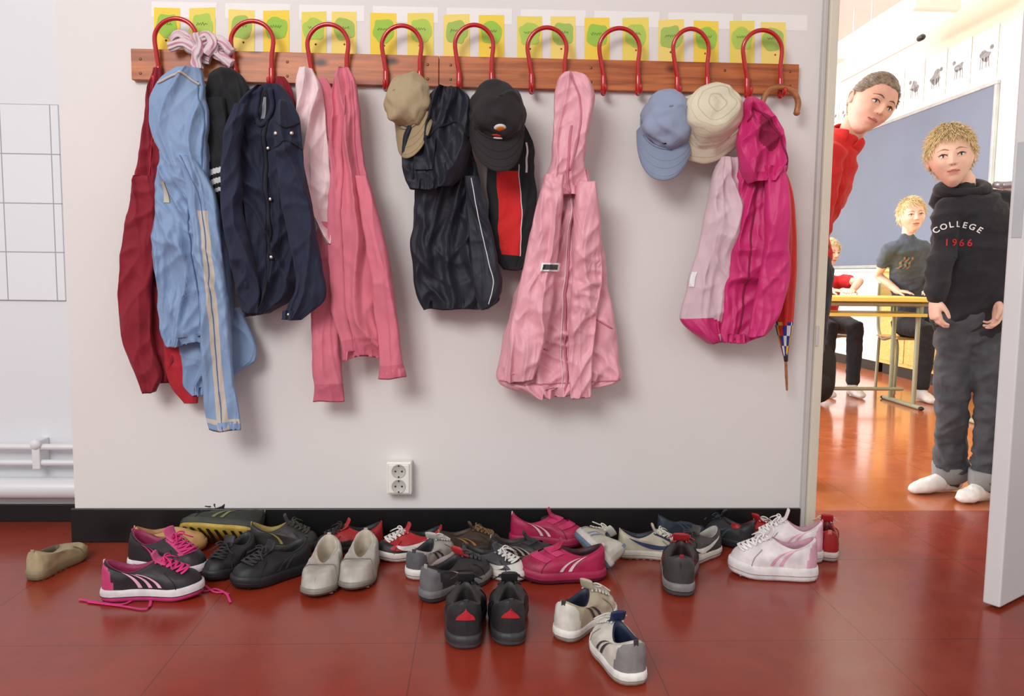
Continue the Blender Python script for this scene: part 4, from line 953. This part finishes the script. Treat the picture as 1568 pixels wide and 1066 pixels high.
def letters(txt, arc, org, size, mat, nm):
    b = B(); n = len(txt); up = V((0, 0, 1)); rt = sd
    for i, ch in enumerate(txt):
        cu = bpy.data.curves.new('t', 'FONT'); cu.body = ch; cu.size = size; cu.align_x = 'CENTER'; cu.offset = size*.02
        ob = bpy.data.objects.new('t', cu); scene.collection.objects.link(ob)
        dg = bpy.context.evaluated_depsgraph_get(); me = bpy.data.meshes.new_from_object(ob.evaluated_get(dg))
        bm = bmesh.new(); bm.from_mesh(me); bmesh.ops.triangulate(bm, faces=bm.faces[:]); bmesh.ops.subdivide_edges(bm, edges=bm.edges[:], cuts=1, use_grid_fill=False)
        k = i-(n-1)/2; an = -arc*k; off = V((k*size*.74, -abs(k)**2*arc*size*.36, 0)); Rz = Matrix.Rotation(an, 3, 'Z')
        vs = []
        for v in bm.verts:
            q_ = Rz @ v.co+off; wp = V(org)+rt*q_.x+up*q_.y+f*.4; h = hbv.ray_cast(wp, -f)[0]
            vs.append((h+f*.004) if h else wp-f*.29)
        b.add(vs, [[v.index for v in f_.verts] for f_ in bm.faces], mat, False); bm.free(); bpy.data.objects.remove(ob)
    b.done(nm, eA)
letters('COLLEGE', .20, atY(1468, 347, yA-.08), .028, wht, 'print_arc'); letters('1966', 0, atY(1468, 376, yA-.08), .033, redt, 'print_number')
# ---- woman leaning through doorway
yW = .56
eW = empty('leaning_woman', V((1.22, yW+.1, 0)))
rj = fab('red_jacket_cloth', (206, 34, 32)); trou = fab('dark_trousers', (46, 48, 58)); blksh = M('black_shoe_leather', (26, 24, 24), .35)
hcW = atY(1334, 160, yW-.02); nW = atY(1302, 206, yW+.03); chW = atY(1250, 268, yW+.07); wsW = atY(1218, 345, yW+.10); hpW = V((1.20, yW+.14, .88))
b = B()
b.etube([hpW, wsW, chW, chW.lerp(nW, .6), chW.lerp(nW, .8)], [(.15, .12), (.13, .105), (.145, .110), (.098, .08), (.06, .055)], rj, V((.2, -1, .1)).cross((nW-hpW).normalized()), 26)
s1 = atY(1268, 236, yW-.04); s2 = chW.lerp(nW, .5)+V((-.10, .10, .05))
b.etube([chW.lerp(nW, .45), s1, s1+V((-.03, -.01, -.24)), s1+V((-.10, .0, -.44))], [.060, .055, .05, .036], rj, None, 16)
b.etube([chW.lerp(nW, .45), s2, s2+V((-.12, .06, -.24)), s2+V((-.02, .0, -.46))], [.060, .055, .05, .036], rj, None, 16)
remesh(b, 'red_jacket', rj, .009, 4, .011, 10, parent=eW)
b = B(); ax = (hcW-nW).normalized(); cc = chW.lerp(nW, .90); e1 = ax.cross(V((0, 1, 0))).normalized(); e2 = ax.cross(e1)
b.etube([cc+(e1*math.cos(a)*.062+e2*math.sin(a)*.062)-ax*.012*math.cos(a*2) for a in [math.pi*(.62+1.76*i/29) for i in range(30)]], [(.026, .006)]*30, rj, ax, 12)
b.done('collar', eW)
b = B(); b.etube([chW.lerp(nW, .7), nW, hcW.lerp(nW, .4)+V((0, .03, 0))], [.046, .045, .048], skinW, None, 18); b.done('neck', eW)
b = B(); b.etube([hpW+V((0, 0, .05)), hpW+V((0, 0, -.06))], [(.145, .115), (.155, .12)], trou, V((1, 0, 0)), 22)
for s_ in (-1, 1):
    h_ = hpW+V((s_*.08, 0, -.05)); k_ = V((h_.x-.01, h_.y-.02, .48)); a_ = V((h_.x-.02, h_.y+.01, .09))
    b.etube([h_, h_.lerp(k_, .5), k_, k_.lerp(a_, .4), a_], [.085, .078, .060, .056, .046], trou, None, 18)
remesh(b, 'trousers', trou, .011, 4, .006, 11, parent=eW)
for s_ in (-1, 1):
    a_ = V((hpW.x+s_*.08-.02, hpW.y+.01, .06)); foot(eW, a_, a_+V((-.02, -.15, 0)), .042, blksh, 'shoe_%d' % (1 if s_ < 0 else 2))
hand(eW, s1+V((-.105, .0, -.46)), V((-.2, 0, -1)), V((-1, 0, 0)), skinW, .175, .4, 1, 'hand_1')
hand(eW, s2+V((-.02, 0, -.48)), V((0, 0, -1)), V((1, 0, 0)), skinW, .175, .4, 1, 'hand_2')
RW = Matrix.Rotation(math.radians(8), 3, 'Z') @ Matrix.Rotation(math.radians(24), 3, 'Y') @ Matrix.Rotation(math.radians(14), 3, 'X')
head(eW, 'woman', hcW, .226, RW, skinW, hairW, 2000, 8, .045, (80, 70, 60), True)
def seated(name, hx, hy, hd, x, y, shirt, pants, R, armT, seed, H=.215, prt=None):
    e = empty(name, V((x, y, 0))); hc_ = atY(hx, hy, hd); nk = hc_+V((0, .03, -.135)); hp = V((x, y, .50)); ch = nk.lerp(hp, .4)+V((0, .02, 0))
    b = B(); b.etube([hp, nk.lerp(hp, .7), ch, nk+V((0, 0, -.05)), nk+V((0, 0, -.01))], [(.12, .10), (.115, .09), (.122, .09), (.092, .075), (.05, .05)], shirt, V((1, 0, 0)), 22)
    for s_, (ex, ey, ez) in zip((-1, 1), armT):
        sh = nk+V((s_*.112, .01, -.065)); el = V((ex, ey, ez)); b.etube([sh-V((s_*.04, 0, 0)), sh, sh.lerp(el, .55)], [.046, .046, .044], shirt, None, 14)
    _, bv = remesh(b, 'shirt', shirt, .010, 4, .010, 11, parent=e)
    if prt:
        b = B(); rg = []
        for j in range(6):
            rr = []
            for i in range(6):
                o_ = V((nk.x-.032+.012*i+.006*math.sin(j*2), -5, nk.z-.13-.015*j)); h_ = bv.ray_cast(o_, V((0, 1, 0)))[0]; rr.append((h_ if h_ else V((o_.x, nk.y, o_.z)))+V((0, -.004, 0)))
            rg.append(rr)
        b.rings(rg, prt[0], False, matfn=lambda i, j: prt[(i*3+j*2) % len(prt)]); b.done('shirt_print', e)
    b = B(); b.etube([hp+V((0, 0, .03)), hp+V((0, 0, -.02))], [(.125, .11), (.13, .10)], pants, V((1, 0, 0)), 20)
    for s_ in (-1, 1):
        h_ = hp+V((s_*.07, 0, -.015)); k_ = V((x+s_*.09, y-.36, .47)); a_ = V((x+s_*.10, y-.34, .10))
        b.etube([h_, h_.lerp(k_, .5), k_, k_.lerp(a_, .5), a_], [.075, .07, .058, .052, .045], pants, None, 16)
    remesh(b, 'trousers', pants, .010, 4, .006, 12, parent=e)
    for s_ in (-1, 1):
        a_ = V((x+s_*.10, y-.34, .06)); foot(e, a_, a_+V((0, -.15, 0)), .034, sock, 'foot_%d' % (1 if s_ < 0 else 2))
    b = B(); b.etube([nk+V((0, 0, -.05)), nk+V((0, 0, .02)), hc_+V((0, .02, -.04))], [.043, .038, .041], skinA, None, 16); b.done('neck', e)
    for s_, (ex, ey, ez), i in zip((-1, 1), armT, (1, 2)):
        sh = nk+V((s_*.112, .01, -.065)); el = V((ex, ey, ez)); wr = V((ex-s_*.05+(-.06 if s_ > 0 else .02), ey-.13, .718)); b = B()
        b.etube([sh.lerp(el, .4), sh.lerp(el, .7), el, el.lerp(wr, .5), wr], [.032, .031, .029, .027, .021], skinA, None, 14); remesh(b, 'arm_%d' % i, skinA, .006, 3, parent=e)
        hand(e, wr, V((-.5*s_, -.8, -.03)), V((0, 0, -1)), skinA, .13, .18, s_, 'hand_%d' % i)
    head(e, name, hc_, H, R, skinA, hairB, 1400, seed)
    return e
gt = fab('grey_tshirt', (76, 84, 96)); dp = fab('dark_pants', (38, 38, 44)); rt = fab('red_tshirt', (200, 38, 40))
prt = [M('print_orange', (170, 120, 76), .8), gt, M('print_teal', (90, 120, 122), .8), M('print_dark', (50, 54, 62), .8)]
eB = seated('seated_boy', 1396, 330, 2.72, 3.02, 3.08, gt, dp, Matrix.Rotation(math.radians(-10), 3, 'Z') @ Matrix.Rotation(math.radians(-6), 3, 'Y'), [(2.70, 2.96, .82), (3.04, 2.90, .86)], 21, .225, prt)
seated('seated_child', 1268, 388, 3.22, 2.46, 3.30, rt, dp, Matrix.Rotation(math.radians(20), 3, 'Z'), [(2.30, 3.06, .78), (2.62, 3.06, .78)], 33, .2)

# ------------------------------------------------------------------ lights
w = bpy.data.worlds.new('world'); scene.world = w; w.use_nodes = True
w.node_tree.nodes['Background'].inputs[0].default_value = (.985, .985, 1, 1); w.node_tree.nodes['Background'].inputs[1].default_value = .76
def area(name, loc, tgt, sx, sy, power, col):
    l = bpy.data.lights.new(name, 'AREA'); l.shape = 'RECTANGLE'; l.size = sx; l.size_y = sy; l.energy = power; l.color = col
    o = bpy.data.objects.new(name, l); scene.collection.objects.link(o); o.location = loc
    o.rotation_euler = (V(tgt)-V(loc)).to_track_quat('-Z', 'Y').to_euler(); return o
area('hall_fill_light', (-1.5, -3.6, 2.5), (.1, 0, .5), 1.6, 1.3, 92, (1, .985, .96))  # added soft light from upper left, for gentle gradients in the hall
area('classroom_window_light', (-2.8, 4.0, 1.8), (3.8, 4.0, 1.2), 6.5, 1.8, 480, (.97, .985, 1))
area('classroom_ceiling_light', (1.2, 4.0, 3.0), (1.2, 4.0, 0), 3, 5, 100, (1, .985, .96))
